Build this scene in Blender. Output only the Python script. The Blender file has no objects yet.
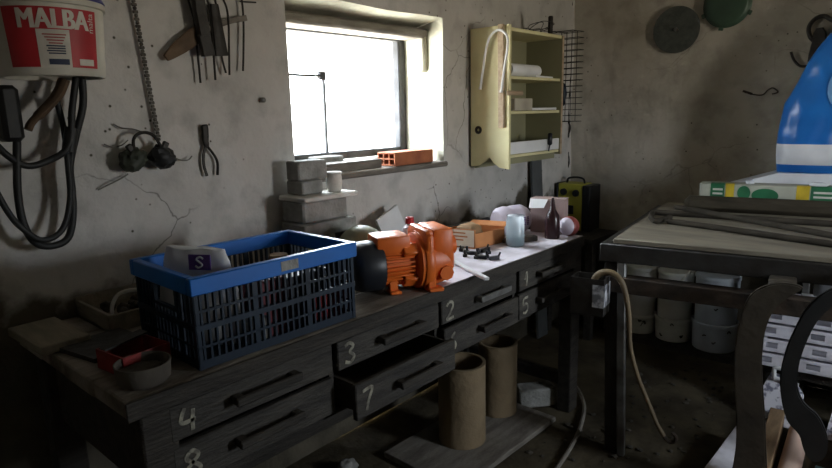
import bpy, bmesh, math, random
from mathutils import Vector, Matrix, noise, Euler
random.seed(7)
SC = bpy.context.scene
COL = SC.collection
PI = math.pi

# ------------------------------------------------------------------ camera
F_PX, YAW, PITCH, ROLL = 600.0, math.radians(41.464), math.radians(11.36), math.radians(-1.345)
CAM = Vector((0, 0, 1.5))
fwd = Vector((-math.sin(YAW) * math.cos(PITCH), math.cos(YAW) * math.cos(PITCH), -math.sin(PITCH)))
rt0 = Vector((math.cos(YAW), math.sin(YAW), 0))
up0 = rt0.cross(fwd)
RT = math.cos(ROLL) * rt0 + math.sin(ROLL) * up0
UP = -math.sin(ROLL) * rt0 + math.cos(ROLL) * up0
cd = bpy.data.cameras.new('camera')
cd.sensor_fit = 'HORIZONTAL'; cd.sensor_width = 36.0; cd.lens = 36.0 * F_PX / 832.0
cd.clip_start = 0.02
cam = bpy.data.objects.new('camera', cd); COL.objects.link(cam)
m = Matrix((RT, UP, -fwd)).transposed().to_4x4(); m.translation = CAM
cam.matrix_world = m
SC.camera = cam

# ------------------------------------------------------------------ sky, daylight, exposure
W = bpy.data.worlds.new('sky'); SC.world = W; W.use_nodes = True
nt = W.node_tree; nt.nodes.clear()
wo = nt.nodes.new('ShaderNodeOutputWorld'); bg = nt.nodes.new('ShaderNodeBackground')
tc = nt.nodes.new('ShaderNodeTexCoord'); sp = nt.nodes.new('ShaderNodeSeparateXYZ')
cr = nt.nodes.new('ShaderNodeValToRGB')
cr.color_ramp.elements[0].position = 0.44; cr.color_ramp.elements[0].color = (0.70, 0.64, 0.52, 1)
cr.color_ramp.elements[1].position = 0.56; cr.color_ramp.elements[1].color = (0.82, 0.91, 1.0, 1)
mr = nt.nodes.new('ShaderNodeMapRange'); mr.inputs['From Min'].default_value = -1; mr.inputs['From Max'].default_value = 1
nt.links.new(tc.outputs['Generated'], sp.inputs[0]); nt.links.new(sp.outputs['Z'], mr.inputs['Value'])
nt.links.new(mr.outputs[0], cr.inputs[0]); nt.links.new(cr.outputs[0], bg.inputs['Color'])
bg.inputs['Strength'].default_value = 40.0
nt.links.new(bg.outputs[0], wo.inputs['Surface'])

def portal(name, loc, rot, sx, sy):                       # sky portals: steer the sky's own light through the openings
    l = bpy.data.lights.new(name, 'AREA'); l.shape = 'RECTANGLE'; l.size = sx; l.size_y = sy
    l.cycles.is_portal = True
    o = bpy.data.objects.new(name, l); COL.objects.link(o); o.location = loc; o.rotation_euler = rot
    o['kind'] = 'structure'
    return o
portal('window_daylight', (-2.62, 2.14, 1.62), (PI / 2, 0, -PI / 2), 1.2, 1.0)
portal('far_window_daylight', (1.74, 2.34, 1.38), (PI / 2, 0, PI / 2), 0.52, 0.78)

vs = SC.view_settings
vs.view_transform = 'Standard'; vs.look = 'None'; vs.exposure = 0.5; vs.gamma = 1.0; vs.use_curve_mapping = False
SC.display_settings.display_device = 'sRGB'
cy = SC.cycles
cy.use_denoising = True; cy.max_bounces = 10; cy.diffuse_bounces = 6; cy.glossy_bounces = 3
cy.transmission_bounces = 6; cy.transparent_max_bounces = 12; cy.caustics_reflective = False; cy.caustics_refractive = False
cy.sample_clamp_indirect = 6.0

# ------------------------------------------------------------------ points on real planes
def ray(x, y): return RT * ((x - 416) / F_PX) - UP * ((y - 234) / F_PX) + fwd
def on_x(x, y, X):
    d = ray(x, y); return CAM + d * ((X - CAM.x) / d.x)
def on_y(x, y, Y):
    d = ray(x, y); return CAM + d * ((Y - CAM.y) / d.y)
def on_z(x, y, Z):
    d = ray(x, y); return CAM + d * ((Z - CAM.z) / d.z)

# ------------------------------------------------------------------ materials
MATS = {}
def mat(name, c, c2=None, scale=8.0, rough=0.7, metal=0.0, bump=0.15, bscale=30.0, lo=0.35, hi=0.65, spec=0.35, stretch=None, trans=0.0):
    if name in MATS: return MATS[name]
    M = bpy.data.materials.new(name); M.use_nodes = True; MATS[name] = M
    n = M.node_tree; L = n.links; b = n.nodes['Principled BSDF']
    b.inputs['Roughness'].default_value = rough; b.inputs['Metallic'].default_value = metal
    b.inputs['Specular IOR Level'].default_value = spec
    if trans: b.inputs['Transmission Weight'].default_value = trans
    c = tuple(c) + (1,); c2 = (tuple(c2) + (1,)) if c2 else tuple(v * 0.7 for v in c[:3]) + (1,)
    tc = n.nodes.new('ShaderNodeTexCoord'); src = tc.outputs['Object']
    if stretch:
        mp = n.nodes.new('ShaderNodeMapping'); mp.inputs['Scale'].default_value = stretch
        L.new(src, mp.inputs[0]); src = mp.outputs[0]
    nz = n.nodes.new('ShaderNodeTexNoise'); nz.inputs['Scale'].default_value = scale; nz.inputs['Detail'].default_value = 6
    L.new(src, nz.inputs['Vector'])
    r = n.nodes.new('ShaderNodeValToRGB')
    r.color_ramp.elements[0].position = lo; r.color_ramp.elements[0].color = c2
    r.color_ramp.elements[1].position = hi; r.color_ramp.elements[1].color = c
    L.new(nz.outputs['Fac'], r.inputs[0]); L.new(r.outputs[0], b.inputs['Base Color'])
    if bump:
        n2 = n.nodes.new('ShaderNodeTexNoise'); n2.inputs['Scale'].default_value = bscale; n2.inputs['Detail'].default_value = 4
        L.new(src, n2.inputs['Vector'])
        bp = n.nodes.new('ShaderNodeBump'); bp.inputs['Strength'].default_value = bump; bp.inputs['Distance'].default_value = 0.02
        L.new(n2.outputs['Fac'], bp.inputs['Height']); L.new(bp.outputs[0], b.inputs['Normal'])
    return M

def wall_mat(name, base, dark, stain, stain_z, stain_soft, crack=0.75):
    """Old limewash: mottled, cracked, spotted, with bare damp masonry low down."""
    M = bpy.data.materials.new(name); M.use_nodes = True
    n = M.node_tree; L = n.links; b = n.nodes['Principled BSDF']
    b.inputs['Roughness'].default_value = 0.92; b.inputs['Specular IOR Level'].default_value = 0.15
    tc = n.nodes.new('ShaderNodeTexCoord'); P = tc.outputs['Object']
    def nz(sc, det=6):
        q = n.nodes.new('ShaderNodeTexNoise'); q.inputs['Scale'].default_value = sc; q.inputs['Detail'].default_value = det
        L.new(P, q.inputs['Vector']); return q
    def ramp(src, a, ca, z, cz):
        q = n.nodes.new('ShaderNodeValToRGB'); e = q.color_ramp.elements
        e[0].position = a; e[0].color = ca; e[1].position = z; e[1].color = cz; L.new(src, q.inputs[0]); return q.outputs[0]
    def mix(f, a, z, mode='MIX'):
        q = n.nodes.new('ShaderNodeMix'); q.data_type = 'RGBA'; q.blend_type = mode
        if isinstance(f, float): q.inputs[0].default_value = f
        else: L.new(f, q.inputs[0])
        for i, v in ((6, a), (7, z)):
            if isinstance(v, tuple): q.inputs[i].default_value = v
            else: L.new(v, q.inputs[i])
        return q.outputs[2]
    K, WH = (0, 0, 0, 1), (1, 1, 1, 1)
    col = ramp(nz(1.7, 8).outputs['Fac'], 0.3, dark + (1,), 0.62, base + (1,))
    col = mix(ramp(nz(9, 8).outputs['Fac'], 0.50, K, 0.78, (0.55, 0.55, 0.55, 1)), col, tuple(v * 0.55 for v in dark) + (1,))
    # spots
    vo = n.nodes.new('ShaderNodeTexVoronoi'); vo.inputs['Scale'].default_value = 17; L.new(P, vo.inputs['Vector'])
    sp_ = ramp(vo.outputs['Distance'], 0.05, WH, 0.10, K)
    gate = ramp(nz(2.3).outputs['Fac'], 0.42, K, 0.50, WH)
    col = mix(mix(1.0, sp_, gate, 'MULTIPLY'), col, (0.07, 0.06, 0.045, 1))
    # cracks
    wn = nz(3.0, 5); mx = n.nodes.new('ShaderNodeMix'); mx.data_type = 'RGBA'; mx.inputs[0].default_value = 0.22
    L.new(P, mx.inputs[6]); L.new(wn.outputs['Color'], mx.inputs[7])
    v2 = n.nodes.new('ShaderNodeTexVoronoi'); v2.feature = 'DISTANCE_TO_EDGE'; v2.inputs['Scale'].default_value = 2.6
    L.new(mx.outputs[2], v2.inputs['Vector'])
    cr_ = ramp(v2.outputs['Distance'], 0.001, (crack, crack, crack, 1), 0.007, K)
    g2 = ramp(nz(1.3).outputs['Fac'], 0.52, K, 0.58, WH)
    col = mix(mix(1.0, cr_, g2, 'MULTIPLY'), col, (0.06, 0.055, 0.045, 1))
    # bare damp base with a ragged edge
    se = n.nodes.new('ShaderNodeSeparateXYZ'); L.new(P, se.inputs[0])
    ad = n.nodes.new('ShaderNodeMath'); ad.operation = 'MULTIPLY_ADD'; L.new(nz(3.5, 8).outputs['Fac'], ad.inputs[0])
    ad.inputs[1].default_value = -0.55; L.new(se.outputs['Z'], ad.inputs[2])
    my = n.nodes.new('ShaderNodeMapRange'); my.inputs['From Min'].default_value = -0.1; my.inputs['From Max'].default_value = 0.62
    my.inputs['To Min'].default_value = -0.30; my.inputs['To Max'].default_value = 0.0; L.new(se.outputs['Y'], my.inputs['Value'])
    a2 = n.nodes.new('ShaderNodeMath'); a2.operation = 'ADD'; L.new(ad.outputs[0], a2.inputs[0]); L.new(my.outputs[0], a2.inputs[1]); ad = a2
    mr = n.nodes.new('ShaderNodeMapRange'); mr.inputs['From Min'].default_value = stain_z - 0.28; mr.inputs['From Max'].default_value = stain_z - 0.28 + stain_soft
    L.new(ad.outputs[0], mr.inputs['Value'])
    low = ramp(nz(7).outputs['Fac'], 0.35, tuple(v * 0.5 for v in stain) + (1,), 0.7, stain + (1,))
    col = mix(mr.outputs[0], low, col)
    L.new(col, b.inputs['Base Color'])
    bp = n.nodes.new('ShaderNodeBump'); bp.inputs['Strength'].default_value = 0.35; bp.inputs['Distance'].default_value = 0.03
    L.new(nz(16, 8).outputs['Fac'], bp.inputs['Height']); L.new(bp.outputs[0], b.inputs['Normal'])
    return M

M_WALL_L = wall_mat('limewash_left', (0.52, 0.50, 0.475), (0.40, 0.38, 0.35), (0.11, 0.095, 0.07), 0.90, 0.05)
M_WALL_B = wall_mat('limewash_back', (0.54, 0.505, 0.445), (0.33, 0.30, 0.245), (0.13, 0.11, 0.08), 0.50, 0.35, 0.35)
M_REVEAL = mat('limewash_reveal', (0.40, 0.385, 0.31), (0.24, 0.23, 0.18), 6, 0.9, bump=0.4, bscale=18)
M_FLOOR = mat('earth_floor', (0.085, 0.070, 0.045), (0.038, 0.031, 0.021), 4, 0.95, bump=0.7, bscale=14, spec=0.1)
M_CEIL = mat('ceiling_lime', (0.42, 0.40, 0.36), None, 3, 0.95)
M_OLDWOOD = mat('dark_old_wood', (0.040, 0.034, 0.027), (0.018, 0.015, 0.012), 5, 0.75, bump=0.35, bscale=22, stretch=(6, 1, 6))
M_DRAWER = mat('drawer_wood', (0.050, 0.044, 0.036), (0.022, 0.019, 0.016), 6, 0.7, bump=0.3, bscale=26, stretch=(3, 1, 5))
M_BENCHTOP = mat('dusty_bench_top', (0.27, 0.24, 0.205), (0.10, 0.082, 0.062), 3.2, 0.75, bump=0.3, bscale=24, stretch=(4, 1, 4), lo=0.38, hi=0.60)
M_PAINTNUM = mat('old_cream_paint', (0.30, 0.285, 0.22), (0.12, 0.11, 0.09), 40, 0.8, lo=0.42, hi=0.58)
M_IRON = mat('dark_iron', (0.035, 0.033, 0.030), (0.018, 0.014, 0.011), 12, 0.55, 0.3, bump=0.2)
M_RUST = mat('rusty_iron', (0.058, 0.038, 0.025), (0.022, 0.018, 0.014), 14, 0.75, 0.2, bump=0.3)
M_STEEL = mat('dull_steel', (0.22, 0.22, 0.21), (0.11, 0.10, 0.09), 14, 0.5, 0.6, bump=0.1)
M_BLACKRUB = mat('black_rubber', (0.018, 0.018, 0.018), (0.010, 0.010, 0.010), 10, 0.55, bump=0.1)
M_WHITEPL = mat('dirty_white_plastic', (0.58, 0.56, 0.50), (0.42, 0.40, 0.34), 6, 0.45, bump=0.03)
M_RED = mat('red_label', (0.42, 0.022, 0.030), (0.32, 0.018, 0.024), 9, 0.5, bump=0)
M_LABELWHITE = mat('label_white', (0.60, 0.57, 0.51), (0.48, 0.45, 0.40), 20, 0.6, bump=0)
M_INK = mat('dark_ink', (0.03, 0.04, 0.08), None, 10, 0.6, bump=0)
M_INKRED = mat('red_ink', (0.35, 0.05, 0.05), None, 10, 0.6, bump=0)
M_NAVY = mat('navy_plastic', (0.004, 0.015, 0.032), (0.003, 0.010, 0.022), 6, 0.45, bump=0.02)
M_BLUE = mat('bright_blue_plastic', (0.006, 0.135, 0.50), (0.005, 0.11, 0.42), 6, 0.4, bump=0.02)
M_ORANGE = mat('orange_enamel', (0.72, 0.155, 0.022), (0.60, 0.115, 0.016), 8, 0.4, bump=0.05)
M_BLACKPL = mat('black_plastic', (0.015, 0.017, 0.022), (0.010, 0.011, 0.014), 8, 0.4, bump=0.02)
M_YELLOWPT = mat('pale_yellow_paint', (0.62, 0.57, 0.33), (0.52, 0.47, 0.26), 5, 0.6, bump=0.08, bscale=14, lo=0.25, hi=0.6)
M_YELIN = mat('darker_yellow_inside', (0.26, 0.25, 0.15), (0.21, 0.20, 0.12), 2, 0.7, bump=0.03)  # darker copy of the yellow for the cabinet's inner panels
M_WOOD = mat('bare_wood', (0.30, 0.20, 0.11), (0.19, 0.12, 0.065), 7, 0.75, bump=0.2, stretch=(6, 1, 6))
M_PALEWOOD = mat('pale_wood', (0.46, 0.36, 0.25), (0.32, 0.23, 0.15), 7, 0.75, bump=0.2, stretch=(6, 1, 6))
M_GREYWOOD = mat('grey_weathered_wood', (0.20, 0.18, 0.155), (0.11, 0.095, 0.08), 6, 0.85, bump=0.3, stretch=(5, 1, 5))
M_BROWNWOOD = mat('brown_handle_wood', (0.12, 0.075, 0.042), (0.065, 0.040, 0.024), 9, 0.7, bump=0.15)
M_CONCRETE = mat('grey_concrete', (0.30, 0.295, 0.275), (0.18, 0.175, 0.16), 12, 0.95, bump=0.5, bscale=40)
M_PLASTER = mat('white_plaster', (0.62, 0.60, 0.56), (0.45, 0.43, 0.39), 10, 0.9, bump=0.3)
M_BRICK = mat('red_brick', (0.42, 0.145, 0.065), (0.28, 0.09, 0.045), 12, 0.9, bump=0.4)
M_OLIVE = mat('olive_enamel', (0.33, 0.36, 0.26), (0.25, 0.28, 0.20), 7, 0.45, bump=0.05)
M_PAPER = mat('white_paper', (0.66, 0.66, 0.66), (0.55, 0.55, 0.55), 6, 0.8, bump=0.03)
M_CARD = mat('orange_cardboard', (0.55, 0.23, 0.085), (0.42, 0.165, 0.06), 9, 0.8, bump=0.05)
M_BROWNCARD = mat('brown_cardboard', (0.30, 0.19, 0.10), (0.22, 0.135, 0.07), 9, 0.85, bump=0.05)
M_REDPL = mat('red_plastic', (0.42, 0.018, 0.022), (0.30, 0.012, 0.016), 8, 0.4, bump=0.02)
M_MAROON = mat('dark_red_stuff', (0.13, 0.012, 0.020), (0.08, 0.010, 0.014), 9, 0.6)
M_REDTIN = mat('worn_red_tin', (0.26, 0.018, 0.016), (0.12, 0.016, 0.014), 9, 0.55)
M_LILAC = mat('lilac_white_plastic', (0.62, 0.56, 0.64), (0.54, 0.48, 0.56), 5, 0.4, bump=0.02)
M_PURPLE = mat('purple_print', (0.10, 0.045, 0.20), (0.07, 0.03, 0.14), 12, 0.5, bump=0)
M_CHARGER = mat('olive_yellow_case', (0.44, 0.42, 0.06), (0.36, 0.34, 0.05), 6, 0.5, bump=0.03)
M_CLAY = mat('tan_clay_pipe', (0.225, 0.165, 0.098), (0.16, 0.115, 0.065), 5, 0.85, bump=0.25)
M_DISC = mat('abrasive_disc', (0.075, 0.082, 0.072), (0.045, 0.05, 0.045), 30, 0.85, bump=0.3, bscale=120)
M_GREENEN = mat('dark_green_enamel', (0.045, 0.085, 0.055), (0.03, 0.055, 0.038), 6, 0.4, bump=0.05)
M_LEATHER = mat('dark_brown_strap', (0.055, 0.044, 0.030), (0.030, 0.024, 0.017), 7, 0.6, bump=0.2)
M_GREENPR = mat('green_print', (0.02, 0.13, 0.055), (0.015, 0.09, 0.04), 12, 0.5, bump=0)
M_YELPR = mat('yellow_print', (0.55, 0.40, 0.03), None, 12, 0.5, bump=0)
M_BAGBLUE = mat('blue_sack_film', (0.015, 0.14, 0.46), (0.010, 0.105, 0.37), 6, 0.32, bump=0.15, bscale=9)
M_BAGWHITE = mat('white_sack_film', (0.62, 0.63, 0.66), (0.50, 0.51, 0.55), 6, 0.4, bump=0.12, bscale=9)
M_BAGPALE = mat('pale_blue_print', (0.16, 0.33, 0.60), (0.09, 0.24, 0.52), 5, 0.35, bump=0.1, bscale=9)
M_COBWEB = mat('dusty_thread', (0.16, 0.15, 0.13), None, 10, 0.9, bump=0)
M_SOIL = mat('dark_rubble', (0.07, 0.06, 0.045), (0.03, 0.026, 0.02), 9, 0.95, bump=0.4)
M_TABLETOP = mat('worn_grey_board', (0.20, 0.175, 0.13), (0.13, 0.11, 0.08), 4, 0.7, bump=0.15, stretch=(1, 4, 4))
M_LAVENDER = mat('pale_plastic_tray', (0.78, 0.76, 0.82), (0.58, 0.56, 0.60), 14, 0.6, bump=0.1)
M_PINK = mat('pinkish_tube', (0.78, 0.58, 0.48), (0.64, 0.45, 0.36), 5, 0.6, bump=0.05)
M_MAGENTA = mat('pink_wrap', (0.62, 0.13, 0.28), None, 8, 0.5, bump=0.05)
M_SPECK = mat('speckled_board', (0.74, 0.73, 0.80), (0.20, 0.20, 0.27), 34, 0.8, lo=0.40, hi=0.50)

def glass_mat(name, tint, transp, bright=0.5):
    """Thin glass: partly clear, partly a milky film that scatters the light behind it."""
    M = bpy.data.materials.new(name); M.use_nodes = True; n = M.node_tree; L = n.links
    n.nodes.clear(); o = n.nodes.new('ShaderNodeOutputMaterial')
    t = n.nodes.new('ShaderNodeBsdfTransparent'); t.inputs[0].default_value = tint + (1,)
    tl = n.nodes.new('ShaderNodeBsdfTranslucent'); tl.inputs[0].default_value = (bright, bright, bright, 1)
    g = n.nodes.new('ShaderNodeBsdfGlossy'); g.inputs['Roughness'].default_value = 0.08
    a = n.nodes.new('ShaderNodeMixShader'); a.inputs[0].default_value = 1 - transp
    L.new(t.outputs[0], a.inputs[1]); L.new(tl.outputs[0], a.inputs[2])
    lw = n.nodes.new('ShaderNodeLayerWeight'); lw.inputs[0].default_value = 0.5
    pw = n.nodes.new('ShaderNodeMath'); pw.operation = 'POWER'; pw.inputs[1].default_value = 5.0; L.new(lw.outputs['Facing'], pw.inputs[0])
    f = n.nodes.new('ShaderNodeMath'); f.operation = 'MULTIPLY_ADD'; f.inputs[1].default_value = 0.5; f.inputs[2].default_value = 0.03; L.new(pw.outputs[0], f.inputs[0])
    bmx = n.nodes.new('ShaderNodeMixShader'); L.new(f.outputs[0], bmx.inputs[0]); L.new(a.outputs[0], bmx.inputs[1]); L.new(g.outputs[0], bmx.inputs[2])
    L.new(bmx.outputs[0], o.inputs['Surface'])
    return M
M_PANE = glass_mat('bloom_film_glass', (0.96, 0.98, 1.0), 0.80, 0.9)  # milky film stands in for glare bloom washing out the bars
M_DARKFRAME = mat('dark_window_wood', (0.07, 0.07, 0.075), (0.04, 0.04, 0.042), 9, 0.8)
M_JAR = glass_mat('cloudy_jar_glass', (0.86, 0.92, 0.95), 0.6, 0.75)

# ------------------------------------------------------------------ mesh building
def smooth_path(pts, n=6, closed=False):
    P = [Vector(p) for p in pts]; out = []; N = len(P)
    rng = range(N if closed else N - 1)
    for i in rng:
        g = (lambda k: P[k % N]) if closed else (lambda k: P[max(0, min(N - 1, k))])
        a, b, c, d = g(i - 1), g(i), g(i + 1), g(i + 2)
        for k in range(n):
            t = k / n
            out.append(0.5 * ((2 * b) + (c - a) * t + (2 * a - 5 * b + 4 * c - d) * t * t + (3 * b - a - 3 * c + d) * t ** 3))
    if not closed: out.append(P[-1])
    return out

class MB:
    def __init__(s): s.bm = bmesh.new()
    def _add(s, tb, M=None):
        me = bpy.data.meshes.new('tmp'); tb.to_mesh(me); tb.free()
        if M is not None: me.transform(M)
        s.bm.from_mesh(me); bpy.data.meshes.remove(me)
    def box(s, c, d, M=None, bev=0.0, seg=1):
        tb = bmesh.new(); bmesh.ops.create_cube(tb, size=1.0)
        for v in tb.verts: v.co = Vector((v.co.x * d[0] + c[0], v.co.y * d[1] + c[1], v.co.z * d[2] + c[2]))
        if bev: bmesh.ops.bevel(tb, geom=list(tb.edges), offset=min(bev, min(d) * 0.45), segments=seg, affect='EDGES', profile=0.5)
        s._add(tb, M); return s
    def span(s, a, b, M=None, bev=0.0, seg=1):
        a, b = Vector(a), Vector(b)
        return s.box((a + b) / 2, [abs(v) for v in (b - a)], M, bev, seg)
    def bar(s, p0, p1, w, h, upv=(0, 0, 1), bev=0.0):
        p0, p1 = Vector(p0), Vector(p1); z = (p1 - p0); L = z.length; z.normalize()
        x = Vector(upv).cross(z)
        if x.length < 1e-5: x = Vector((1, 0, 0)).cross(z)
        x.normalize(); y = z.cross(x)
        M = Matrix((x, y, z)).transposed().to_4x4(); M.translation = (p0 + p1) / 2
        return s.box((0, 0, 0), (w, h, L), M, bev)
    def tube(s, pts, r, seg=8, closed=False, caps=True, flat=1.0, upv=None):
        P = [Vector(p) for p in pts]; N = len(P); bm = s.bm; rings = []
        rr = r if hasattr(r, '__len__') else [r] * N
        prev = None
        for i, p in enumerate(P):
            if closed: t = P[(i + 1) % N] - P[i - 1]
            else: t = P[min(i + 1, N - 1)] - P[max(i - 1, 0)]
            if t.length < 1e-9: t = Vector((0, 0, 1))
            t.normalize()
            if prev is None:
                a = Vector(upv) if upv else (Vector((0, 0, 1)) if abs(t.z) < 0.9 else Vector((1, 0, 0)))
            else: a = prev
            x = a - t * a.dot(t)
            if x.length < 1e-6: x = t.orthogonal()
            x.normalize(); y = t.cross(x); prev = x
            R = rr[i * len(rr) // N] if len(rr) != N else rr[i]
            rings.append([bm.verts.new(p + (x * math.cos(2 * PI * k / seg) * flat + y * math.sin(2 * PI * k / seg)) * R) for k in range(seg)])
        for i in range(N if closed else N - 1):
            A, B = rings[i], rings[(i + 1) % N]
            for k in range(seg): bm.faces.new((A[k], A[(k + 1) % seg], B[(k + 1) % seg], B[k]))
        if caps and not closed:
            bm.faces.new(rings[0][::-1]); bm.faces.new(rings[-1])
        return s
    def strip(s, pts, width, thick, side):
        """rectangular-section sweep; side: vector(s) of the section's wide direction; width may vary"""
        P = [Vector(p) for p in pts]; N = len(P); rings = []
        for i, p in enumerate(P):
            t = (P[min(i + 1, N - 1)] - P[max(i - 1, 0)]).normalized()
            x = Vector(side); x = (x - t * x.dot(t)).normalized(); y = t.cross(x)
            w = (width[i] if hasattr(width, '__len__') else width) / 2; h = thick / 2
            rings.append([s.bm.verts.new(p + x * a * w + y * b * h) for a, b in ((-1, -.6), (-.85, -1), (.85, -1), (1, -.6), (1, .6), (.85, 1), (-.85, 1), (-1, .6))])
        for i in range(N - 1):
            A, B = rings[i], rings[i + 1]
            for k in range(8): s.bm.faces.new((A[k], A[(k + 1) % 8], B[(k + 1) % 8], B[k]))
        s.bm.faces.new(rings[0][::-1]); s.bm.faces.new(rings[-1])
        return s
    def lathe(s, prof, M=None, seg=32, arc=2 * PI):
        tb = bmesh.new(); full = abs(arc - 2 * PI) < 1e-6; n = seg if full else seg + 1; rings = []
        for r, z in prof:
            if r < 1e-6: rings.append([tb.verts.new((0, 0, z))])
            else: rings.append([tb.verts.new((r * math.cos(arc * k / seg), r * math.sin(arc * k / seg), z)) for k in range(n)])
        for A, B in zip(rings, rings[1:]):
            for k in range(seg):
                k2 = (k + 1) % n
                if len(A) == 1 and len(B) == 1: continue
                if len(A) == 1: tb.faces.new((A[0], B[k2], B[k]))
                elif len(B) == 1: tb.faces.new((A[k], A[k2], B[0]))
                else: tb.faces.new((A[k], A[k2], B[k2], B[k]))
        s._add(tb, M); return s
    def prism(s, poly, t, M=None):
        tb = bmesh.new(); a = [tb.verts.new((x, y, -t / 2)) for x, y in poly]; b = [tb.verts.new((x, y, t / 2)) for x, y in poly]; n = len(poly)
        tb.faces.new(a[::-1]); tb.faces.new(b)
        for k in range(n): tb.faces.new((a[k], a[(k + 1) % n], b[(k + 1) % n], b[k]))
        s._add(tb, M); return s
    def blob(s, c, r, seed=0, amp=0.25, freq=3.0, sub=3, M=None):
        tb = bmesh.new(); bmesh.ops.create_icosphere(tb, subdivisions=sub, radius=1.0)
        for v in tb.verts:
            d = v.co.normalized(); k = 1 + amp * noise.noise(d * freq * 0.5 + Vector((seed * 7.3, seed * 1.7, 0)))
            v.co = Vector((d.x * r[0] * k, d.y * r[1] * k, d.z * r[2] * k))
        MM = Matrix.Translation(Vector(c)) @ (M if M is not None else Matrix())
        s._add(tb, MM); return s
    def grid(s, o, u, v, nu, nv, disp=None):
        o, u, v = Vector(o), Vector(u), Vector(v)
        V = [[s.bm.verts.new(o + u * (i / nu) + v * (j / nv)) for j in range(nv + 1)] for i in range(nu + 1)]
        if disp:
            for r in V:
                for q in r: q.co = disp(q.co)
        for i in range(nu):
            for j in range(nv): s.bm.faces.new((V[i][j], V[i + 1][j], V[i + 1][j + 1], V[i][j + 1]))
        return s
    def build(s, name, material, parent=None, smooth=0.7, recenter=True):
        bmesh.ops.remove_doubles(s.bm, verts=s.bm.verts, dist=1e-6)
        bmesh.ops.recalc_face_normals(s.bm, faces=s.bm.faces)
        me = bpy.data.meshes.new(name); s.bm.to_mesh(me); s.bm.free()
        o = bpy.data.objects.new(name, me); COL.objects.link(o)
        me.materials.append(material)
        if smooth:
            for p in me.polygons: p.use_smooth = True
            me.set_sharp_from_angle(angle=smooth)
        if parent is not None:
            me.transform(Matrix.Translation(-world_of(parent))); o.parent = parent
        elif recenter and len(me.vertices):
            xs = [v.co for v in me.vertices]
            c = Vector(((min(v.x for v in xs) + max(v.x for v in xs)) / 2, (min(v.y for v in xs) + max(v.y for v in xs)) / 2, min(v.z for v in xs)))
            me.transform(Matrix.Translation(-c)); o.location = c
        return o
def world_of(o):
    v = Vector(o.location)
    while o.parent: o = o.parent; v += Vector(o.location)
    return v
def thing(name, label, cat, loc, group=None):
    o = bpy.data.objects.new(name, None); COL.objects.link(o); o.location = loc; o.empty_display_size = 0.05
    o['label'] = label; o['category'] = cat
    if group: o['group'] = group
    return o
def tag(o, label, cat, group=None):
    o['label'] = label; o['category'] = cat
    if group: o['group'] = group
    return o
def struct(o): o['kind'] = 'structure'; return o
def frame(o, x, y, z=None):
    x, y = Vector(x).normalized(), Vector(y).normalized(); z = x.cross(y) if z is None else Vector(z).normalized()
    M = Matrix((x, y, z)).transposed().to_4x4(); M.translation = Vector(o); return M
def RZ(a, o=(0, 0, 0)): return Matrix.Translation(Vector(o)) @ Matrix.Rotation(a, 4, 'Z')

def text_mesh(mb, txt, size, fn, align='CENTER', bold=0.0, sx=1.0):
    cu = bpy.data.curves.new('t', 'FONT'); cu.body = txt; cu.size = size; cu.align_x = align; cu.align_y = 'CENTER'; cu.offset = bold
    cu.resolution_u = 3
    ob = bpy.data.objects.new('t', cu); me = bpy.data.meshes.new_from_object(ob)
    tb = bmesh.new(); tb.from_mesh(me); bmesh.ops.triangulate(tb, faces=tb.faces); bmesh.ops.subdivide_edges(tb, edges=tb.edges, cuts=4, use_grid_fill=True)
    for v in tb.verts: v.co = fn(v.co.x * sx, v.co.y)
    mb._add(tb); bpy.data.meshes.remove(me); bpy.data.objects.remove(ob); bpy.data.curves.remove(cu)

NUM = {'1': [[(-.15, .5), (.12, 1), (.12, 0)]], '2': [[(-.3, .8), (-.1, 1), (.2, .95), (.28, .7), (0, .35), (-.3, 0), (.32, .03)]],
       '3': [[(-.28, .9), (0, 1), (.25, .8), (.02, .55), (.28, .28), (.05, 0), (-.3, .12)]], '4': [[(-.12, 1), (-.3, .45), (.3, .42)], [(.22, .85), (.16, .45), (.14, 0)]],
       '5': [[(.28, 1), (-.2, .97), (-.25, .58), (.1, .6), (.28, .3), (.05, 0), (-.28, .08)]], '6': [[(.2, 1), (-.15, .7), (-.27, .3), (0, 0), (.25, .22), (.05, .48), (-.22, .33)]],
       '7': [[(-.3, .97), (.3, 1), (.05, .45), (-.08, 0)]], '8': [[(0, .54), (-.24, .78), (0, 1), (.24, .78), (0, .54), (-.28, .25), (0, 0), (.28, .25), (0, .54)]]}
def numeral(ch, M, h, parent, w=0.013):
    mb = MB()
    for st in NUM[ch]:
        pts = smooth_path([M @ Vector((x * h, y * h, 0)) for x, y in st], 5)
        mb.strip(pts, w, 0.0012, M.to_3x3() @ Vector((1, 1, 0)) if False else M.to_3x3() @ Vector((0.9, 0.5, 0)))
    return mb.build('painted_number', M_PAINTNUM, parent, smooth=0)

# ================================================================== THE ROOM
XW, YB, XR, YF, ZC = -2.02, 3.97, 1.5, -1.2, 2.6
def wob(amp):
    def f(p):
        q = p * 1.9
        return p + Vector((noise.noise(q), noise.noise(q + Vector((31, 0, 0))), noise.noise(q + Vector((0, 57, 0))))) * amp
    return f
wl = wob(0.011)
WY0, WY1, WZ0, WZ1, WD = 1.54, 2.525, 1.235, 1.975, 0.36
mb = MB()
def wallrect(mb, y0, y1, z0, z1, x, d):
    mb.grid((x, y0, z0), (0, y1 - y0, 0), (0, 0, z1 - z0), max(1, int((y1 - y0) / .07)), max(1, int((z1 - z0) / .07)), d)
wallrect(mb, YF, WY0, 0, ZC, XW, wl); wallrect(mb, WY1, YB, 0, ZC, XW, wl)
wallrect(mb, WY0, WY1, 0, WZ0, XW, wl); wallrect(mb, WY0, WY1, WZ1, ZC, XW, wl)
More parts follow.
